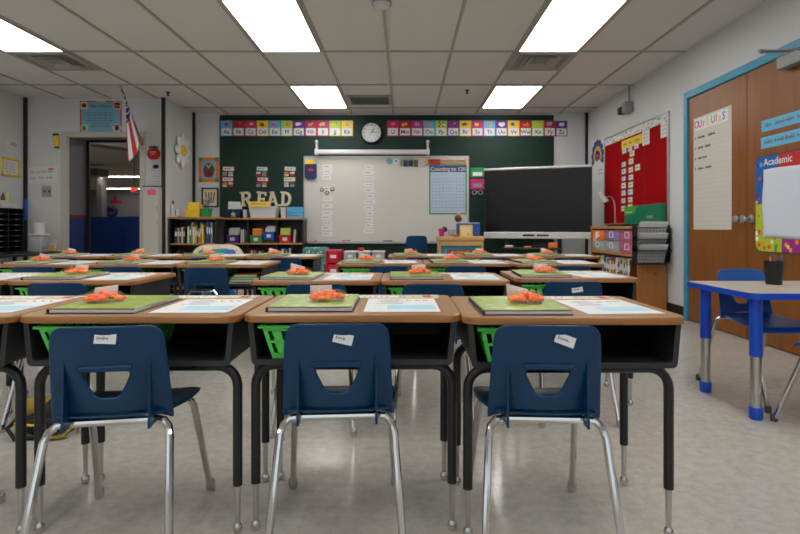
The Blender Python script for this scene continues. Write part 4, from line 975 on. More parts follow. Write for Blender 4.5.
# black table with mail sorter
t = thing('side_table', 'low black table along the left wall', 'table', (-4.66, 6.02, 0))
MB('black_plastic').box((0, 0, .568), (.64, 1.6, .028), .004).build('tabletop', t)
for x in (-.29, .29):
    for y in (-.76, .76): MB('black_metal').box((x, y, .277), (.035, .035, .553), .003).build('leg', t)
t = thing('mail_sorter', 'black slotted paper sorter on the left side table', 'paper sorter', (-4.83, 5.95, .5825), R(90))
Wd, Hh, dp = 1.22, .535, .30
for k in range(6): MB('black_plastic').box((-Wd / 2 + k * Wd / 5, 0, Hh / 2), (.012, dp, Hh)).build('divider', t, smooth=False)
for k in range(9): MB('black_plastic').box((0, .0, .006 + k * (Hh - .012) / 8), (Wd + .012, dp - .004, .008)).build('shelf', t, smooth=False)
MB('black_trim').box((0, dp / 2 - .004, Hh / 2), (Wd - .01, .006, Hh - .02)).build('back_panel', t, smooth=False)
mb = MB('c_grey')
for c_ in range(5):
    for r_ in range(8): mb.box((-Wd / 2 + (c_ + .5) * Wd / 5, -dp / 2 - .0002, .008 + r_ * (Hh - .012) / 8), (.05, .0012, .007))
mb.build('slot_labels', t, smooth=False)
zz = .5825 + Hh + .0015
for i, (y, c, fills) in enumerate(((6.05, 'pale_plastic', ('c_orange', 'c_yellow', 'c_red')), (6.36, 'pale_plastic', ('c_lime', 'c_cream', 'c_brown')))):
    t = bin_('caddy', f'white caddy of craft supplies, {["nearer", "farther"][i]} one on the paper sorter', c, -4.80, y, zz, .19, .2, .085, 0, 'caddies on the paper sorter', False)
    for k in range(6):
        m = (fills + ('c_sky', 'c_pink', 'c_lime'))[k]; o = MB(m).lathe([(.018, 0), (.018, .12 + .01 * (k % 3)), (.010, .125 + .01 * (k % 3)), (.006, .15 + .01 * (k % 3))], seg=10).build('glue_bottle', None, (-4.85 + .05 * (k % 3), y - .045 + .08 * (k // 3), zz + .0105))
        tag(o, f'{m[2:]} capped bottle, {WORDS[k]} in the {["nearer", "farther"][i]} caddy on the sorter', 'bottle', 'bottles in the caddies')
t = thing('storage_tub', 'clear tub with white lid stacked on black side table', 'tub', (-4.575, 6.69, .5825))
MB('clear_grey').box((0, 0, .10), (.16, .15, .20), .015, seg=2).build('tub', t); MB('pale_plastic').box((0, 0, .212), (.175, .165, .024), .008).build('lid', t)
tag(MB('pale_plastic').lathe([(.068, 0), (.080, .125), (.086, .128), (.086, .14), (.0, .14)], seg=20).build('pail', None, (-4.575, 6.69, .5825 + .2245)), 'white round pail on top of the clear tub', 'pail')
t = thing('plastic_bag', 'crumpled clear bag with yellow pack on black side table', 'bag', (-4.40, 6.68, .5825))
mb = MB('film'); mb.ball((0, 0, .082), (.072, .068, .08), 18, 12)
for v in mb.v: k = 1 + .10 * math.sin(40 * v.x + 3) * math.sin(37 * v.z) + .08 * math.sin(31 * v.y + 2); v.x *= k; v.y *= k; v.z = max(.001, v.z * (1 + .06 * math.sin(50 * v.x)))
mb.build('film_bag', t, ang=80); MB('c_tan').box((.01, 0, .055), (.085, .06, .10), .008).build('yellow_pack', t)
EXPOSURE = -0.08
# ------------------------------------------------------------------ hall beyond the doorway
for D, px0, px1, lb in ((17.6, 98, 150, 'nearer glowing light strip on the hall ceiling'), (22.9, 103, 150, 'farther glowing light strip on the hall ceiling')):
    t = thing('ceiling_light', lb, 'ceiling light', ((PX(px0, D) + PX(px1, D)) / 2, D, ZC - .03), 0, 'hall ceiling lights')
    w_ = PX(px1, D) - PX(px0, D); MB('grid_white').box((0, 0, .015), (w_ + .06, .34, .025), .004).build('housing', t); MB('hall_lamp').box((0, 0, -.002), (w_, .28, .008)).build('diffuser', t, smooth=False)
t = thing('ceiling_light', 'small recessed hall light just inside the doorway top', 'ceiling light', (PX(88, 10.6), 10.6, ZC - .03), 0, 'hall ceiling lights')
MB('grid_white').box((0, 0, .015), (.36, .3, .025), .004).build('housing', t); MB('hall_lamp').box((0, 0, -.002), (.30, .24, .008)).build('diffuser', t, smooth=False)
for x, y, lb in ((-9.5, 9.5, 'added unseen hall light left of the doorway view near the low wall'), (-12.5, 14, 'added unseen fill light far left in the hall'), (-4.1, 9.0, 'added hall fill light hidden right of the doorway')):  # lamps added out of view to brighten the hall
    t = thing('ceiling_light', lb, 'ceiling light', (x, y, ZC - .03), 0, 'hall ceiling lights'); MB('grid_white').box((0, 0, .015), (1.3, .65, .025), .004).build('housing', t); MB('hall_lamp').box((0, 0, -.002), (1.2, .56, .008)).build('diffuser', t, smooth=False)
t = thing('air_duct', 'grey louvered air unit hanging from the hall ceiling', 'air unit', (PX(93, 14.5), 14.5, ZC - .22))
MB('c_grey').box((0, 0, .0), (.60, .5, .20), .01).build('casing', t); mb = MB('c_dark')
for k in range(8): mb.box((.04 + .03 * k, -.252, 0), (.014, .006, .17))
mb.build('louver', t)
for s in (-1, 1): MB('steel').tube([(s * .25, 0, .10), (s * .25, 0, .22)], .01, 6).build('hanger', t)
M('c_maroon2', (160, 24, 84), .6)
D = 23.9
t = thing('paper_cross', 'pink cross of papers on far hall wall', 'wall display', (PX(114, D), D + .0995, PZ(202, D)))
mb = MB('c_maroon2').plate(-.3, .9 - .3, -.12, .12, 0, .004).plate(-.05, .22, .12, .42, 0, .004); mb.v = [Vector((v.x * .62 - .05, v.y, v.z * .62)) for v in mb.v]; mb.build('papers', t, smooth=False)
t = thing('wreath', 'dark round wreath on the far hall wall', 'wreath', (PX(111.5, D), D + .08, PZ(211.5, D)))
MB('c_navy').tube([(.17 * math.cos(2 * math.pi * k / 20), -.05, .17 * math.sin(2 * math.pi * k / 20)) for k in range(21)], .09, 10).build('ring', t)
MB('c_purple').ball((0, -.12, .19), (.09, .05, .06)).build('bow', t)
t = thing('exit_sign', 'small red lit exit sign at right side of doorway', 'exit sign', (PX(134.5, 12.5), 12.5, PZ(190, 12.5)))
MB('c_white').box((0, 0, 0), (.16, .05, .14), .008).build('housing', t); MB('exit_red').text('EXIT', .07, 0, -.025, -.0255).plate(-.07, .07, .045, .055, -.0255, .001).build('lettering', t, smooth=False)
MB('steel').tube([(0, 0, .07), (0, 0, ZC - PZ(190, 12.5))], .012, 8).build('stem', t)

# ------------------------------------------------------------------ furniture in front of the back wall
t = thing('bean_bag', 'spotted cream bean bag with teal and blue panels before bookcases', 'bean bag', (PX(214.5, 5.7), 5.80, 0))
def puff(th, a, k=1.0):
    f = lambda v: math.copysign(abs(v) ** .55, v)
    return (k * .262 * f(math.sin(th)) * f(math.cos(a)) * (1 + .03 * math.sin(3 * a)), k * .25 * f(math.sin(th)) * f(math.sin(a)), .352 + k * .35 * f(math.cos(th)) + .012 * math.sin(4 * a) * math.sin(th))
def puff_grid(th0, th1, a0, a1, n, k, s):
    vs = [puff(th0 + (th1 - th0) * j / k, a0 + (a1 - a0) * i / n, s) for i in range(n + 1) for j in range(k + 1)]
    return vs, [(i * (k + 1) + j, i * (k + 1) + j + 1, (i + 1) * (k + 1) + j + 1, (i + 1) * (k + 1) + j) for i in range(n) for j in range(k)]
MB('spotted_cloth').add(*puff_grid(0.001, math.pi - .001, 0, 2 * math.pi, 40, 24, 1)).build('body', t, ang=80)
for m, a0, a1 in (('c_teal', -112, -62), ('c_blue', -62, -12)):
    MB(m).add(*puff_grid(R(40), R(140), R(a0), R(a1), 14, 14, 1.012)).build('panel', t, ang=80)
# teal armchair
t = thing('armchair', 'small teal patterned armchair in front of the whiteboard', 'armchair', (PX(315, 6.2) - .03, 6.3, 0))
w_ = .33
MB('teal_pattern').box((0, 0, .21), (w_ - .10, .34, .14), .03, seg=3).build('seat_cushion', t); MB('teal_pattern').box((0, .15, .42), (w_, .10, .46), .04, rot=(R(-6), 0, 0), seg=3).build('backrest', t)
for s in (-1, 1): MB('teal_pattern').box((s * (w_ / 2 - .03), -.01, .32), (.07, .36, .32), .03, seg=3).build('armrest', t)
for x in (-.13, .13):
    for y in (-.13, .13): MB('cabinet_wood').tube([(x, y, .145), (x * 1.06, y * 1.06, .001)], [.018, .012], 10).build('leg', t)
# plastic drawers and clear boxes on a white cart
D = 6.1
def drawer_unit(x, w_, h_, n, m, label):
    t = thing('drawer_tower', label, 'drawers', (x, D, 0)); d_ = .30
    mb = MB('c_red' if m == 'clear_red' else 'pale_plastic')
    for s in (-1, 1): mb.box((s * (w_ / 2 - .006), 0, h_ / 2), (.012, d_, h_), .002)
    for k in range(n + 1): mb.box((0, 0, max(.008, k * h_ / n - .006)), (w_ - .02, d_ - .01, .012), .002)
    mb.build('frame', t)
    for k in range(n):
        z = (k + .5) * h_ / n; dd = MB(m).box((0, -.012, z + .002), (w_ - .03, d_ - .02, h_ / n - .022), .01).build('drawer', t); MB('paper').box((0, -d_ / 2 - .004, z + .01), (w_ * .4, .004, .035), .001).build('label_card', dd); MB('c_dark').box((0, -.0, z - .02), (w_ * .6, d_ * .6, h_ / n * .4)).build('contents', dd)
drawer_unit(PX(335, D), .165, .63, 4, 'clear_red', 'red plastic drawer tower left of the clear boxes under whiteboard')
t = thing('cart', 'low white cart holding clear boxes below the whiteboard', 'cart', (PX(364, D) + .01, D, 0))
MB('pale_plastic').box((0, 0, .505), (.50, .30, .02), .004).build('top', t); MB('pale_plastic').box((0, 0, .22), (.48, .28, .02), .004).build('shelf', t)
for x in (-.235, .235):
    for y in (-.13, .13): MB('pale_plastic').box((x, y, .2475), (.02, .02, .495), .003).build('post', t)
for k in range(3):
    t = thing('clear_box', f'{["left", "middle", "right"][k]} clear box of craft supplies on low white cart', 'box', (PX(364, D) + .01 - .158 + .158 * k, D, .5155), 0, 'clear boxes on the cart')
    MB('clear_grey').box((0, 0, .045), (.14, .24, .09), .008).build('box', t); MB('pale_plastic').box((0, 0, .096), (.148, .25, .012), .004).build('lid', t); MB('paper').box((0, -.1215, .05), (.05, .002, .03)).build('label_card', t)
    for q in range(3): tag(MB(['c_red', 'c_tan', 'c_navy'][(q + k) % 3]).box((0, 0, .02), (.035, .19, .04), .006).build('craft_pack', None, (PX(364, D) + .01 - .158 + .158 * k - .042 + .042 * q, D, .5165)), f'{["left", "middle", "right"][q]} craft pack inside the {["left", "middle", "right"][k]} clear box', 'craft pack', 'packs in the clear boxes')
tag(MB('c_red').box((0, 0, .018), (.07, .05, .036), .008).build('eraser', None, (PX(361, D), D - .02, .6188)), 'red eraser on top of the clear boxes', 'eraser')
# big blue chair by the whiteboard
bc = make_chair('navy_plastic', 'teacher_chair', 1.22, True)
bc['label'] = 'large slotted navy chair standing before the whiteboard'; bc.location = (PX(416.5, 6.6), 6.55, 0); bc.rotation_euler = (0, 0, R(3)); bc.scale = (.95, 1.1, 1.235)
# wooden reading stand
D = 6.75
t = thing('wooden_cabinet', 'pale wood cabinet with teal front left of black screen', 'cabinet', ((PX(439, D) + PX(483.5, D)) / 2, D, 0)); w_ = PX(483.5, D) - PX(439, D); zt = PZ(236.5, D)
MB('pale_wood').box((0, .20, zt - .025), (w_ + .02, .44, .05), .006).build('top', t)
for s in (-1, 1): MB('pale_wood').box((s * (w_ / 2 - .0125), .20, (zt - .05) / 2), (.025, .40, zt - .05), .003).build('side_panel', t)
MB('pale_wood').box((0, .012, zt - .085), (w_ - .052, .022, .066), .003).build('rail', t)
MB('c_teal').box((0, .03, (zt - .13) / 2 + .02), (w_ - .052, .012, zt - .16)).build('front_panel', t, smooth=False)
t2 = thing('banner', 'red and blue banner strip on front of the wood cabinet', 'banner', (t.location.x, D + .0235, zt - .24))
MB('c_sky').plate(-w_ * .36, w_ * .36, -.06, .075, 0, .0015).m('c_blue').plate(-w_ * .33, w_ * .33, .005, .075, -.0016, .0005).m('c_red').plate(-w_ * .24, w_ * .24, .015, .068, -.0022, .0006).build('print', t2, smooth=False)
mb = MB('c_yellow').squiggle(-w_ * .22, w_ * .22, .04, .04, -.003, 3).m('c_magenta').disc(-w_ * .29, .04, .028, -.003, .0006).m('c_yellow').disc(w_ * .29, .04, .022, -.003, .0006); mb.build('lettering', t2, smooth=False)
mb = MB('paper').plate(-w_ * .37, w_ * .37, -.13, -.062, 0, .0012)
for k in range(7): mb.m(['c_green', 'c_sky', 'c_blue', 'c_red', 'c_white', 'c_navy', 'c_red'][k]).disc(-w_ * .31 + k * w_ * .62 / 6, -.095, .022, -.0013, .0005, 12)
tag(mb.build('picture_strip', None, (t.location.x, D + .0235, zt - .245), smooth=False), 'white picture strip below the red and blue banner', 'picture strip')
zs = zt + .0005
tag(MB('c_magenta').lathe([(.028, 0), (.040, .10), (.036, .10), (.026, .006)], seg=20).build('cup', None, (PX(440.3, D) + .02, D + .05, zs)), 'magenta cup at left end of the wood cabinet', 'cup')
t = thing('desk_webcam', 'black and white round camera beside the magenta cup', 'camera', (PX(445.5, D) - .004, D + .12, zs))
MB('c_white').lathe([(.035, 0), (.035, .05), (.02, .055)], seg=18).build('base', t); MB('black_plastic').ball((0, -.005, .09), .036, 18, 12).build('head', t)
t = thing('sand_timer_tray', 'clear tapered tray with red item on wood cabinet', 'tray', (PX(452, D), D + .06, zs))
MB('clear_grey').lathe([(.035, 0), (.055, .09), (.052, .09), (.033, .005)], seg=20).build('tray', t); MB('c_red').ball((0, 0, .03), .018).build('contents', t)
tag(MB('c_orange').lathe([(.02, 0), (.045, .025), (.042, .025), (.018, .004)], seg=20).build('bowl', None, (PX(456.5, D - .08), D + .02 - .0, zs)), 'small orange bowl before the clear tapered tray', 'bowl')
t = thing('magazine_box', 'blue box standing on right half of wood cabinet', 'box', (PX(470, D), D + .22, zs)); MB('c_blue').box((0, 0, .085), (.295, .16, .17), .006).build('box', t); MB('c_cream').box((0, 0, .174), (.28, .14, .008)).build('lid_edge', t)
mb = MB('c_yellow').box((0, 0, .073), (.165, .004, .146)).m('c_cream').plate(-.06, .06, .02, .12, -.0022, .0006).m('c_lime').disc(.03, .03, .02, -.003, .0005); tag(mb.build('book', None, (PX(467.3, D), D + .118, zs), rot=(R(-6), 0, 0), smooth=False), 'yellow picture book leaning on the blue box', 'book')
t = thing('ornament', 'brown round ornament on top of the blue box', 'ornament', (PX(460, D), D + .22, zs + .1785)); MB('c_brown').ball((0, 0, .055), .05, 18, 12).build('body', t); MB('c_tan').ball((.005, 0, .105), .028).ball((.03, -.02, .075), .02).build('crown', t)

# ------------------------------------------------------------------ interactive display on its stand
A = Vector((PX(484.3, 7.52), 7.52, 0)); B = Vector((PX(592, 7.02), 7.02, 0)); mid = (A + B) / 2; w_ = (B - A).length; ang = math.atan2(B.y - A.y, B.x - A.x)
zb, zt = .735, 1.715
M('screen_glass', (13, 12, 12), .25, var=.02, spec=.3)
t = thing('interactive_display', 'large black interactive screen with white trim facing the desks', 'screen', (mid.x, mid.y, zb), ang)
H_ = zt - zb
MB('black_plastic').box((0, .045, H_ / 2), (w_ - .02, .06, H_ - .02), .01).build('back_cover', t)
mb = MB('black_plastic')
for s in (-1, 1): mb.box((s * (w_ / 2 - .012), 0, H_ / 2 + .03), (.024, .04, H_ - .11), .004)
mb.build('bezel', t)
MB('pale_plastic').box((0, 0, H_ - .016), (w_ + .004, .05, .032), .008).build('top_trim', t); MB('pale_plastic').box((0, -.006, .045), (w_ + .004, .06, .09), .008).build('bottom_bar', t)
MB('screen_glass').box((0, .008, H_ / 2 + .03), (w_ - .046, .012, H_ - .12)).build('screen', t, smooth=False)
MB('black_plastic').box((-.10, -.036, .045), (.16, .006, .026), .004).build('port_panel', t); MB('c_maroon').box((.09, -.036, .045), (.16, .006, .026), .004).build('port_panel', t)
t = thing('display_stand', 'black metal stand with shelf under the big screen', 'stand', (mid.x - .02, mid.y + .13, 0), ang)
for s in (-1, 1):
    MB('black_metal').box((s * .36, 0, .80), (.06, .05, 1.46), .006).build('post', t); MB('black_metal').box((s * .36, -.05, .045), (.06, .62, .05), .01).build('foot', t)
    for y in (-.32, .22): MB('black_plastic').lathe([(.012, .0), (.02, .002), (.02, .014), (.012, .018)], (s * .36, y, .001), 12).build('caster', t)
MB('black_metal').box((0, -.02, .60), (.78, .36, .022), .004).build('shelf', t); MB('black_metal').box((0, .0, 1.2), (.66, .02, .5), .004).build('mount_plate', t)
for dx, c, w2, h2, lb in ((-.30, 'c_cream', .12, .03, 'cream crumpled paper at left of the stand shelf'), (.10 - .15, 'c_orange', .10, .022, 'small orange pack in middle of the stand shelf'), (.285, 'c_orange', .12, .07, 'orange carton at right of the stand shelf')):
    v = Vector((mid.x - .02, mid.y + .13, 0)) + Matrix.Rotation(ang, 4, 'Z') @ Vector((dx, -.12, .6115)); tag(MB(c).box((0, 0, h2 / 2), (w2, .10, h2), .008).build('carton', None, v, ang), lb, 'carton')
t = thing('router', 'black box on the shelf under the big screen', 'electronics box', Vector((mid.x - .02, mid.y + .13, 0)) + Matrix.Rotation(ang, 4, 'Z') @ Vector((.1, .0, .6115)), ang)
MB('black_plastic').box((0, 0, .03), (.2, .14, .06), .008).build('case', t); MB('c_green').box((.07, -.0705, .03), (.008, .002, .008)).build('status_light', t)

# ------------------------------------------------------------------ right wall
XW = XR - .0003
def RW(name, label, cat, D, z, group=None): return thing(name, label, cat, (XW, D, z), R(-90), group)
# on the right wall local +x runs toward the camera
bd0, bd1 = 7.23, 5.52; bw = bd0 - bd1; bm_ = (bd0 + bd1) / 2
bz1, bz0 = 1.985, .94
t = RW('bulletin_board', 'red bulletin board with dotted border on the right wall', 'bulletin board', bm_, 0)
MB('red_felt').plate(-bw / 2, bw / 2, bz0, bz1 + .085, 0, .015).build('board', t, smooth=False)
MB('dotted_border').plate(-bw / 2 + .0, bw / 2, bz1, bz1 + .085, -.0152, .003).build('border_strip', t, smooth=False)
mb = MB('alu')
for s in (-1, 1): mb.box((s * (bw / 2 + .012), -.011, (bz0 + bz1 + .085) / 2), (.024, .022, bz1 - bz0 + .125), .003)
mb.box((0, -.011, bz1 + .097), (bw + .04, .022, .02), .003).box((0, -.011, bz0 - .01), (bw + .04, .022, .02), .003); mb.build('frame', t)
MB('c_maroon').plate(.34, .345, bz0, bz1, -.0152, .002).build('seam', t)
XB = XW - .0155
def wall_at(px, XX): return XX * F / (px - VX)
def card(px, py, w_, h_, edge, label, lines=1):
    D = wall_at(px, XB)
    mb = MB(edge).plate(-w_ / 2, w_ / 2, -h_ / 2, h_ / 2, 0, .002).m('paper').plate(-w_ / 2 + .008, w_ / 2 - .008, -h_ / 2 + .008, h_ / 2 - .008, -.002, .0006).m('ink').squiggle(-w_ * .32, w_ * .32, 0, h_ * .3, -.0028, lines)
    tag(mb.build('word_card', None, (XB, D, PZ(py, D)), R(-90), smooth=False), label, 'word card', 'word cards on the red board')
for i, (px, py, e) in enumerate(((623.8, 164.5, 'c_green'), (623.8, 171.5, 'c_sky'), (623.6, 178.8, 'c_navy'), (623.5, 185.6, 'c_white'), (623.5, 193, 'c_sky'), (623.4, 200.8, 'c_green'), (623.3, 208.5, 'c_yellow'))):
    card(px, py, .125, .066, e, f'{WORDS[i]} word card from top in left column of red board', 1)
for i, (px, py, e) in enumerate(((632, 153.5, 'c_yellow'), (631, 161.3, 'c_lime'), (630.8, 169.8, 'c_orange'), (630.8, 177.3, 'c_grey'), (630.6, 184.8, 'c_lime'), (630.4, 192, 'c_sky'), (630.2, 199.8, 'c_orange'), (630, 207, 'c_lime'))):
    card(px, py, .13, .070, e, f'{WORDS[i]} word card from top in right column of red board', 1)
for i, (px, py, e) in enumerate(((624.2, 151, 'c_green'), (630, 148.8, 'c_magenta'), (636.2, 146.2, 'c_magenta'))): card(px, py, .13, .07, e, f'{["left", "middle", "right"][i]} word card in row under yellow banner on red board', 1)
card(637.5, 167.5, .13, .072, 'c_lime', 'green edged word card right of both columns on red board', 1)
D = wall_at(631.5, XB); mb = MB('c_yellow').plate(-.29, .29, -.055, .055, 0, .002).m('grey_ink').squiggle(-.23, .23, 0, .04, -.0021, 3); tag(mb.build('title_banner', None, (XB, D, PZ(142.2, D)), R(-90), smooth=False), 'yellow title banner on the red bulletin board', 'banner')
for px, py, lb in ((645.8, 136, 'left white paper pinned at top of red board'), (664.5, 127.5, 'right white paper pinned at top corner of red board')):
    D = wall_at(px, XB); mb = MB('paper').plate(-.085, .085, -.10, .10, 0, .0015).m('grey_ink')
    for k in range(4): mb.squiggle(-.06, .06, .06 - .04 * k, .012, -.0016, 2)
    tag(mb.build('pinned_paper', None, (XB, D, PZ(py, D)), R(-90), smooth=False), lb, 'paper')
# flower drawing
D = wall_at(597.5, XW); t = RW('drawing', 'child drawing of a blue and yellow flower on right wall', 'drawing', D, PZ(160, D))
mb = MB('paper').plate(-.30, .30, -.36, .36, 0, .0015)
for m, r, n, pr in (('c_navy', .235, 9, .058), ('c_blue', .19, 9, .05), ('c_yellow', .135, 9, .042), ('c_purple', .07, 6, .045)):
    mb.m(m)
    for k in range(n):
        a = R(-20 + 220 * k / (n - 1)); mb.disc(r * math.cos(a), .06 + r * math.sin(a), pr, -.0015 - .0004 * (n == 9) - .0004 * ('yellow' in m) - .0008 * ('purple' in m) - .0003 * (m == 'c_blue'), .0004, 12)
mb.m('c_magenta').disc(0, .02, .045, -.0032, .0004, 12).m('grey_ink').squiggle(.05, .24, -.18, .03, -.0017, 2).squiggle(.05, .24, -.24, .03, -.0017, 2); mb.v = [Vector((v.x * .84, v.y, v.z * .84)) for v in mb.v]; mb.build('sheet', t, smooth=False)
# camera box with conduit
D = 6.42; t = RW('wall_camera', 'small grey box with black lens on right wall below ceiling', 'camera', D, PZ(107.5, D))
MB('c_grey').box((0, -.05, 0), (.11, .10, .13), .008).build('box', t); MB('black_plastic').box((-.10, -.07, -.02), (.10, .10, .09), .02, seg=3).build('lens', t); MB('c_grey').tube([(0, -.03, .066), (0, -.03, ZC - PZ(107.5, D) - .001)], .012, 8).build('conduit', t)
# low bookcase along the right wall
b0, b1 = 6.93, 5.53; xb0 = 2.417; ln = b0 - b1; dp = XW - .014 - xb0
t = thing('bookcase', 'low wooden bookcase along right wall under red board', 'bookcase', (XW - .0135 - dp / 2, (b0 + b1) / 2, 0), R(-90)); zt = .90
MB('shelf_wood').box((0, 0, zt - .016), (ln, dp, .032), .005).build('top', t)
for s in (-1, 1): MB('cabinet_wood').box((s * (ln / 2 - .012), .004, (zt - .032) / 2), (.024, dp - .01, zt - .032), .003).build('side_panel', t)
MB('cabinet_wood').box((0, dp / 2 - .008, zt / 2), (ln - .05, .012, zt - .08)).build('back_panel', t)
for z in (.60, .30, .06): MB('shelf_wood').box((0, -.004, z - .014), (ln - .049, dp - .012, .028), .004).build('shelf', t)
kn = MB('c_brown').disc(0, 0, .012, -.0, .001).build('knot', t); kn.location = (ln / 2 + .0001, .04, .40); kn.rotation_euler = (0, 0, R(90))
yf = t.location.x - dp / 2
tiers = [('orange', 'c_orange', 6.68, 1, .0), ('purple tinted', 'clear_purple', 6.24, 1, 0), ('pink', 'clear_pink', 5.80, 1, 0), ('frosted grey', 'clear_grey', 6.68, 0, 0), ('clear grey', 'clear_grey', 6.24, 0, 0), ('rose pink', 'clear_pink', 5.80, 0, 0)]
for nm, m, D, up, _ in tiers:
    z = .6005 + (.126 if up else 0)
    t = thing('storage_bin', f'{nm} latched bin in {"upper" if up else "lower"} layer on top shelf of wooden bookcase', 'bin', (t0x := XW - .0135 - dp / 2 - .012, D, z), R(-90), 'latched bins on the wooden bookcase')
    MB(m).box((0, 0, .055), (.40, dp - .045, .11), .012, seg=2).build('tub', t); MB(m if m != 'c_orange' else 'c_orange').box((0, 0, .116), (.415, dp - .035, .016), .005).build('lid', t)
    mb = MB('c_white')
    for q in (-.05, .05): mb.box((q, -dp / 2 + .018, .075), (.010, .008, .06), .003)
    mb.box((0, -dp / 2 + .018, .105), (.11, .008, .010), .003).box((0, -dp / 2 + .018, .046), (.11, .008, .008), .003); mb.build('latch', t)
    for q in range(3): tag(MB(['c_yellow', 'c_teal', 'c_purple'][(q + up) % 3]).box((0, 0, .03), (.10, .13, .06), .01).build('craft_pack', None, (t0x, D + .12 - .12 * q, z + .0125)), f'{["left", "middle", "right"][q]} pack inside the {nm} latched bin of wooden bookcase', 'craft pack', 'packs in the latched bins') if m != 'c_orange' else None
mb = MB('paper').box((0, 0, 0), (.08, .002, .06)).box((.03, -.0005, .03), (.05, .002, .05)).box((-.05, 0, -.04), (.04, .002, .04)); tag(mb.build('label_paper', None, (XW - .0135 - dp + .008, 6.72, .78), R(-90)), 'torn white label on the orange latched bin', 'label')
cols = ['white', 'dark', 'red', 'sky', 'lime', 'white', 'maroon', 'yellow', 'lime', 'grey', 'blue', 'brown', 'white', 'navy', 'tan', 'cream']
cx = 0
y = 6.88
book_row(2.535, 6.885, .3005, 16, .045, (.16, .255), cols, 'the middle shelf of the wooden bookcase', 'books on the wooden bookcase', dep=.2, ax='y', gap=.002)
y2 = 6.885 - 16 * .036
book_row(2.535, y2 - .04, .3005, 15, .042, (.17, .25), ['purple', 'yellow', 'dark', 'orange', 'white', 'teal', 'red', 'grey', 'navy', 'lime', 'blue', 'tan', 'maroon', 'white', 'brown'], 'the near half of that wooden bookcase shelf', 'books on the wooden bookcase', dep=.2, ax='y', gap=.002)
# lamp on the bookcase
t = thing('desk_lamp', 'gooseneck lamp with white head on the wooden bookcase', 'lamp', (2.62, 6.62, zt_ := .9005))
MB('black_plastic').lathe([(.09, 0), (.09, .014), (.06, .022), (.015, .028)], seg=24).build('base', t)
pts = [(0, 0, .02), (.0, 0, .14), (-.004, 0, .26)] + [(-.012 - .065 * (1 - math.cos(R(a))) , .01, .30 + .07 * math.sin(R(a))) for a in (20, 50, 80, 110, 140)]
MB('alu').tube(pts, .008, 8).build('neck', t)
h = MB('c_white').tube([(-.105, .01, .305), (-.135, .01, .345), (-.19, .01, .42)], [.032, .030, .022], 14).build('lamp_head', t); MB('black_plastic').tube([(-.095, .01, .285), (-.107, .01, .308)], [.028, .033], 14).build('lens_ring', t)
tag(MB('black_plastic').box((0, 0, .011), (.14, .34, .022), .006).build('laptop', None, (2.54, 6.28, .9005)), 'closed black notebook lying on the wooden bookcase', 'notebook')
# green carton leaning on the wall
t = thing('carton', 'long green carton standing on the wooden bookcase', 'carton', (2.688, 5.985, .9005), R(-90))
M('carton_green', (14, 118, 84), .45, var=.12, scale=3); M('carton_lime', (70, 160, 50), .45, var=.1, scale=4)
MB('carton_green').box((0, 0, .118), (.90, .055, .236), .003).build('box', t)
MB('carton_lime').prism([(-.45, .236), (-.10, .236), (-.16, .15), (-.45, .12)], -.0288, -.0276).m('c_white').squiggle(-.42, -.22, .165, .022, -.0292, 3).m('c_grey').plate(.14, .28, .085, .115, -.0276, .0008).build('print', t, smooth=False)
# wire wall file with papers on the bookcase end
t = thing('wall_file', 'black wire wall file of papers on bookcase end', 'wall file', (2.54, 5.528, .50))
mb = MB('black_metal'); w_ = .34
for x in (-w_ / 2, w_ / 2): mb.box((x, -.004, .21), (.012, .006, .42))
mb.box((0, -.004, .415), (w_, .006, .012)).box((0, -.004, .006), (w_, .006, .012)); mb.build('back_frame', t)
for k in range(3):
    z = .02 + .115 * k; y1 = -.11 - .012 * (2 - k)
    mb = MB('black_metal')
    for s in (-1, 1): mb.prism([(0, 0)] * 0 or [(s * w_ / 2, z), (s * (w_ / 2 - .004), z), (s * (w_ / 2 - .004), z + .16), (s * w_ / 2, z + .16)], -.1, -.008)
    mb.box((0, y1 / 2 - .03, z + .004), (w_, .10, .004)); 
    for q in range(11): mb.tube([(-w_ / 2 + q * w_ / 10, -.04, z + .004), (-w_ / 2 + q * w_ / 10, y1, z + .13)], .0014, 4)
    for q in range(5): u = q / 4; mb.tube([(-w_ / 2, -.04 + (y1 + .04) * u, z + .004 + .126 * u), (w_ / 2, -.04 + (y1 + .04) * u, z + .004 + .126 * u)], .0014, 4)
    mb.tube([(-w_ / 2, y1, z + .132), (w_ / 2, y1, z + .132)], .005, 6); mb.build('wire_pocket', t)
    for q in range(3):
        o = MB('paper' if q else 'c_white').box((0, 0, .10), (.28, .003, .20 + .008 * q)).build('paper_sheet', None, (2.535 + .006 * q, 5.528 - .030 + .009 * q, .50 + z + .010), rot=(R(27), R(1.5 * q - 2), 0)); tag(o, f'{["front", "middle", "back"][q]} paper sheet in the {["bottom", "middle", "top"][k]} pocket of the wire file', 'paper', 'papers in the wire file')
# ------------------------------------------------------------------ wooden double doors
dA, dB_, dC = 5.06, 4.20, 3.31; zt = 2.10
for nm, a, b2 in (('door_1', dA, dB_), ('door_2', dB_, dC)):
    o = struct(MB('door_wood').box((0, -.02, zt / 2 + .004), (a - b2 - .006, .038, zt - .008), .003).build(nm, None, (XW, (a + b2) / 2, 0), R(-90)))
    s = 1 if nm == 'door_1' else -1; hw = (a - b2) / 2
    k = MB('alu').lathe([(.034, 0), (.034, .006), (.014, .010), (.012, .035), (.024, .045), (.030, .060), (.024, .074), (.0, .076)], (s * (hw - .052), -.039, PZ(219, 4.2)), 20, 'Y').build('door_knob', o)
MB('black_trim').box((0, -.0185, zt / 2), (.008, .036, zt - .01)).build('trim_7', None, (XW, dB_, 0), R(-90))['kind'] = 'structure'
M('frame_teal', (58, 142, 172), .42, var=.10, scale=6)
mb = MB('frame_teal'); L_ = dA - dC
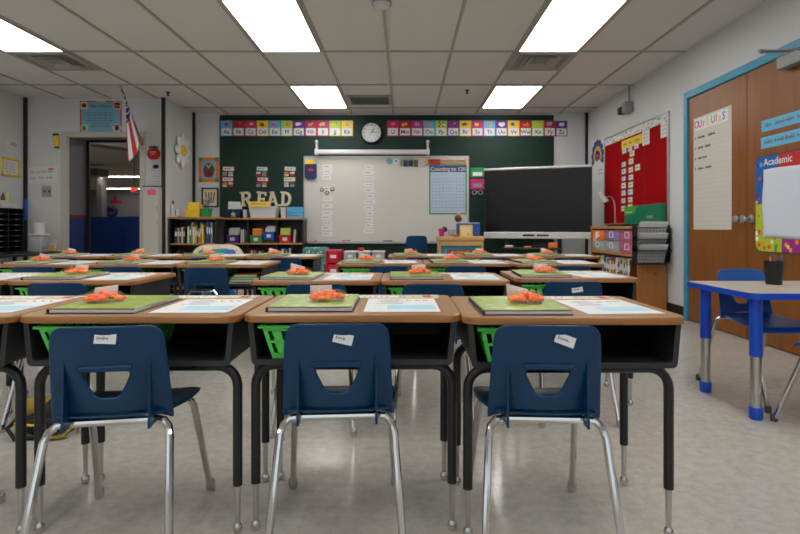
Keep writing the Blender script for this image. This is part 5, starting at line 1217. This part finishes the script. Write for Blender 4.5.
for s in (-1, 1): mb.box((s * (L_ / 2 + .032), -.03, (zt + .07) / 2), (.06, .058, zt + .07), .006)
mb.box((0, -.03, zt + .036), (L_ + .004, .058, .068), .006); struct(mb.build('trim_8', None, (XW, (dA + dC) / 2, 0), R(-90)))
sbox('baseboard_door', 'black_trim', XR - .012, XR - .001, DF + .02, dC - .07, 0, .11)
# door closer and the bar above
t = RW('door_closer', 'grey door closer box at top of the right wooden door', 'door closer', 3.60, 2.035); MB('c_grey').box((0, -.075, 0), (.34, .07, .085), .006).build('body', t)
MB('steel').tube([(.10, -.07, .043), (.10, -.07, .060), (-.14, -.075, .062)], .010, 8).build('arm', t)
t = RW('wall_bar', 'thin steel bar on right wall above the teal door frame', 'bar', 3.72, PZ(51.5, 4.02)); MB('steel').tube([(-.30, -.05, 0), (.02, -.085, -.10), (.34, -.12, -.19)], .011, 8).build('rod', t); MB('steel').tube([(-.30, -.002, 0), (-.30, -.06, 0)], .018, 10).build('mount', t); 
# rules poster
XD = XW - .0395
a, b2 = wall_at(693.5, XD), wall_at(731.5, XD); W_ = a - b2; H_ = 1.03
t = thing('rules_poster', 'lined chart paper with rules taped to left wooden door', 'poster', (XD, (a + b2) / 2, PZ(229.5, a)), R(-90))
mb = MB('paper_warm').plate(-W_ / 2, W_ / 2, 0, H_, 0, .0015).m('faint_ink')
for k in range(20): mb.plate(-W_ / 2, W_ / 2, .03 + k * .042, .033 + k * .042, -.0015, .0003)
mb.m('paper').plate(-W_ / 2 + .03, -.07, H_ - .12, H_ - .015, -.0015, .0006).plate(-.05, W_ / 2 - .05, H_ - .12, H_ - .015, -.0015, .0006); mb.build('sheet', t, smooth=False)
mb = MB()
for ch, x, m in (('O', -.235, 'c_magenta'), ('U', -.175, 'c_red'), ('r', -.115, 'c_green'), ('r', -.03, 'c_yellow'), ('U', .03, 'c_green'), ('l', .08, 'c_red'), ('e', .125, 'c_yellow'), ('S', .185, 'c_blue')): mb.m(m).text(ch,   .095, x * W_ / .58, H_ - .098, -.003)
mb.m('ink')
for k, e in enumerate((.10, .02, -.05, .03)):
    z = H_ - .19 - k * .095; mb.m('c_red').plate(-.26, -.245, z - .012, z + .012, -.0022, .0004).m('ink').squiggle(-.21, e, z, .03, -.0022, 2)
mb.build('lettering', t, smooth=False)
# blue sentence strips
for i, (y0_, y1_, lb) in enumerate(((1.60, 1.685, 'upper blue sentence strip on the right wooden door'), (1.475, 1.56, 'lower blue sentence strip on the right wooden door'))):
    a, b2 = wall_at(761.5 - i * .6, XD), 3.50; W_ = a - b2; M('strip_blue', (92, 176, 214), .6, var=.04)
    mb = MB('strip_blue').plate(-W_ / 2, W_ / 2, -(y1_ - y0_) / 2, (y1_ - y0_) / 2, 0, .0015).m('grey_ink').squiggle(-W_ / 2 + .04, W_ / 2 - .05, 0, .045, -.0016, 4)
    tag(mb.build('sentence_strip', None, (XD, (a + b2) / 2, (y0_ + y1_) / 2), R(-90), smooth=False), lb, 'sentence strip', 'blue sentence strips')
# doodle bordered board with white cloth
a = wall_at(755.5, XD); b2 = 3.46; W_ = a - b2; z1 = PZ(156.5, a) - .01; z0 = PZ(251.5, a); H_ = z1 - z0
t = thing('border_poster', 'colourful doodle bordered academic poster on right wooden door', 'poster', (XD, (a + b2) / 2, z0), R(-90))
rr = .06
def rrect(x0, x1, z0, z1, r): return arc((x1 - r, z0 + r), 270, 360, r, 5) + arc((x1 - r, z1 - r), 0, 90, r, 5) + arc((x0 + r, z1 - r), 90, 180, r, 5) + arc((x0 + r, z0 + r), 180, 270, r, 5)
MB('c_navy').prism(rrect(-W_ / 2, W_ / 2, 0, H_, rr), -.004, 0).build('backing', t, smooth=False)
def half(q, x0, x1, z0, z1, c):     # one rounded quarter of the border
    pts = []
    for x, z in rrect(-W_ / 2 + .006, W_ / 2 - .006, .006, H_ - .006, rr): pts.append((min(max(x, x0), x1), min(max(z, z0), z1)))
    out = []
    for p in pts:
        if not out or (abs(p[0] - out[-1][0]) + abs(p[1] - out[-1][1])) > 1e-5: out.append(p)
    if abs(out[0][0] - out[-1][0]) + abs(out[0][1] - out[-1][1]) < 1e-5: out.pop()
    MB(c).prism(out, -.0048, -.004).build('border', t, smooth=False)
half(0, -W_ / 2, -.06, H_ * .5, H_, 'doodle_blue'); half(1, -.06, W_ / 2, H_ * .5, H_, 'c_red'); half(2, -W_ / 2, -.03, 0, H_ * .5, 'doodle_lime'); half(3, -.03, W_ / 2, 0, H_ * .5, 'doodle_purple')
M('cloth_white', (206, 212, 224), .8, var=.04, scale=4)
vs = []; fs = []; nx, nz = 16, 18; cx0, cx1, cz0, cz1 = -W_ / 2 + .095, W_ / 2 - .06, .105, H_ - .105
for i in range(nx + 1):
    for j in range(nz + 1):
        u, v = i / nx, j / nz; vs.append((cx0 + (cx1 - cx0) * u + .004 * math.sin(9 * v), -.0065 - .004 * (1 + math.sin(7 * u + 4 * v)) * .8 * math.sin(math.pi * v), cz0 + (cz1 - cz0) * v + .004 * math.sin(6 * u)))
for i in range(nx):
    for j in range(nz): fs.append((i * (nz + 1) + j, i * (nz + 1) + j + 1, (i + 1) * (nz + 1) + j + 1, (i + 1) * (nz + 1) + j))
bake(MB('cloth_white').add(vs, fs).build('cloth', t, ang=80), [solid(.001)])
mb = MB('c_white').text('Academic', .075, -.07, H_ - .075, -.0052).build('lettering', t, smooth=False)

# ------------------------------------------------------------------ blue table on the right
TX0, TX1, TY0, TY1, TZ = 1.548, 2.62, 2.375, 2.955, .588
t = thing('activity_table', 'blue edged activity table with beige top on the right', 'table', ((TX0 + TX1) / 2, (TY0 + TY1) / 2, 0))
M('table_top', (178, 168, 154), .35, var=.05, scale=40)
hw, hd = (TX1 - TX0) / 2, (TY1 - TY0) / 2
def rr2(hw, hd, r): return arc((hw - r, -hd + r), 270, 360, r, 5) + arc((hw - r, hd - r), 0, 90, r, 5) + arc((-hw + r, hd - r), 90, 180, r, 5) + arc((-hw + r, -hd + r), 180, 270, r, 5)
def slab(mb, hw, hd, r, z0, z1):
    p = rr2(hw, hd, r); n = len(p)
    mb.add([(x, y, z0) for x, y in p] + [(x, y, z1) for x, y in p], [tuple(range(n))[::-1], tuple(range(n, 2 * n))] + [(i, (i + 1) % n, n + (i + 1) % n, n + i) for i in range(n)])
mb = MB('table_blue'); slab(mb, hw, hd, .05, TZ - .028, TZ - .001); mb.build('edge_band', t, ang=50)
mb = MB('table_top'); slab(mb, hw - .008, hd - .008, .045, TZ - .006, TZ); mb.build('tabletop', t, ang=50)
for x in (-hw + .075, hw - .075):
    for y in (-hd + .085, hd - .085):
        l = MB('table_blue').tube([(x, y, TZ - .028), (x, y, .29)], .027, 18).build('leg', t); MB('steel').tube([(x, y, .291), (x, y, .055)], .023, 18).build('leg_insert', l); MB('table_blue').lathe([(.026, 0), (.029, .008), (.029, .05), (.025, .056)], (x, y, .0005), 18).build('foot_cap', l)
t = thing('pencil_cup', 'black cup of coloured pencils on the blue edged table', 'cup', (PX(773.5, 2.76), 2.76, TZ + .0005))
MB('black_plastic').lathe([(.036, 0), (.046, .122), (.043, .122), (.034, .005)], seg=24).build('cup', t)
for i, c in enumerate(('orange', 'purple', 'green', 'red', 'blue')):
    tp = thing('pencil', f'{c} pencil standing in the black cup', 'pencil', (PX(773.5, 2.76) - .02 + .010 * i, 2.76 - .012 + .006 * (i % 4), TZ + .007), 0, 'pencils in the black cup')
    dx = -.006 + .004 * i; MB('c_' + c).tube([(0, 0, 0), (dx, 0, .125 + .006 * (i % 3))], .004, 6).build('shaft', tp); MB('c_' + c).tube([(dx, 0, .125 + .006 * (i % 3)), (dx * 1.15, 0, .142 + .006 * (i % 3))], [.004, .0008], 6).build('tip', tp)
c1 = make_chair('blue_plastic', 'school_chair', 1.02, False, True); c1['label'] = 'bright blue chair behind the blue edged table facing the camera'; c1['group'] = 'bright blue chairs'; c1.location = (1.885, 2.985, 0); c1.rotation_euler = (0, 0, R(183))
c2 = dup(c1, 'bright blue chair at right frame edge before the table', (1.885, 2.00, 0), R(3))

# ------------------------------------------------------------------ camera, world, render look
cam = bpy.data.cameras.new('camera'); cam.lens = 24.0; cam.sensor_width = 36.0; cam.sensor_fit = 'HORIZONTAL'
cam.shift_x = (400 - VX) / 800; cam.shift_y = (HY - 267) / 800
co = bpy.data.objects.new('camera', cam); COL.objects.link(co); co.location = (0, 0, CH); co.rotation_euler = (R(90), 0, 0)
cam.dof.use_dof = True; cam.dof.focus_distance = 1.7; cam.dof.aperture_fstop = 7.0
S.camera = co
w = bpy.data.worlds.new('world'); S.world = w; w.use_nodes = True
w.node_tree.nodes['Background'].inputs['Color'].default_value = (.80, .90, 1.0, 1); w.node_tree.nodes['Background'].inputs['Strength'].default_value = 1.3
S.view_settings.view_transform = 'Standard'; S.view_settings.look = 'None'; S.view_settings.gamma = 1; S.view_settings.use_curve_mapping = False
S.view_settings.exposure = EXPOSURE
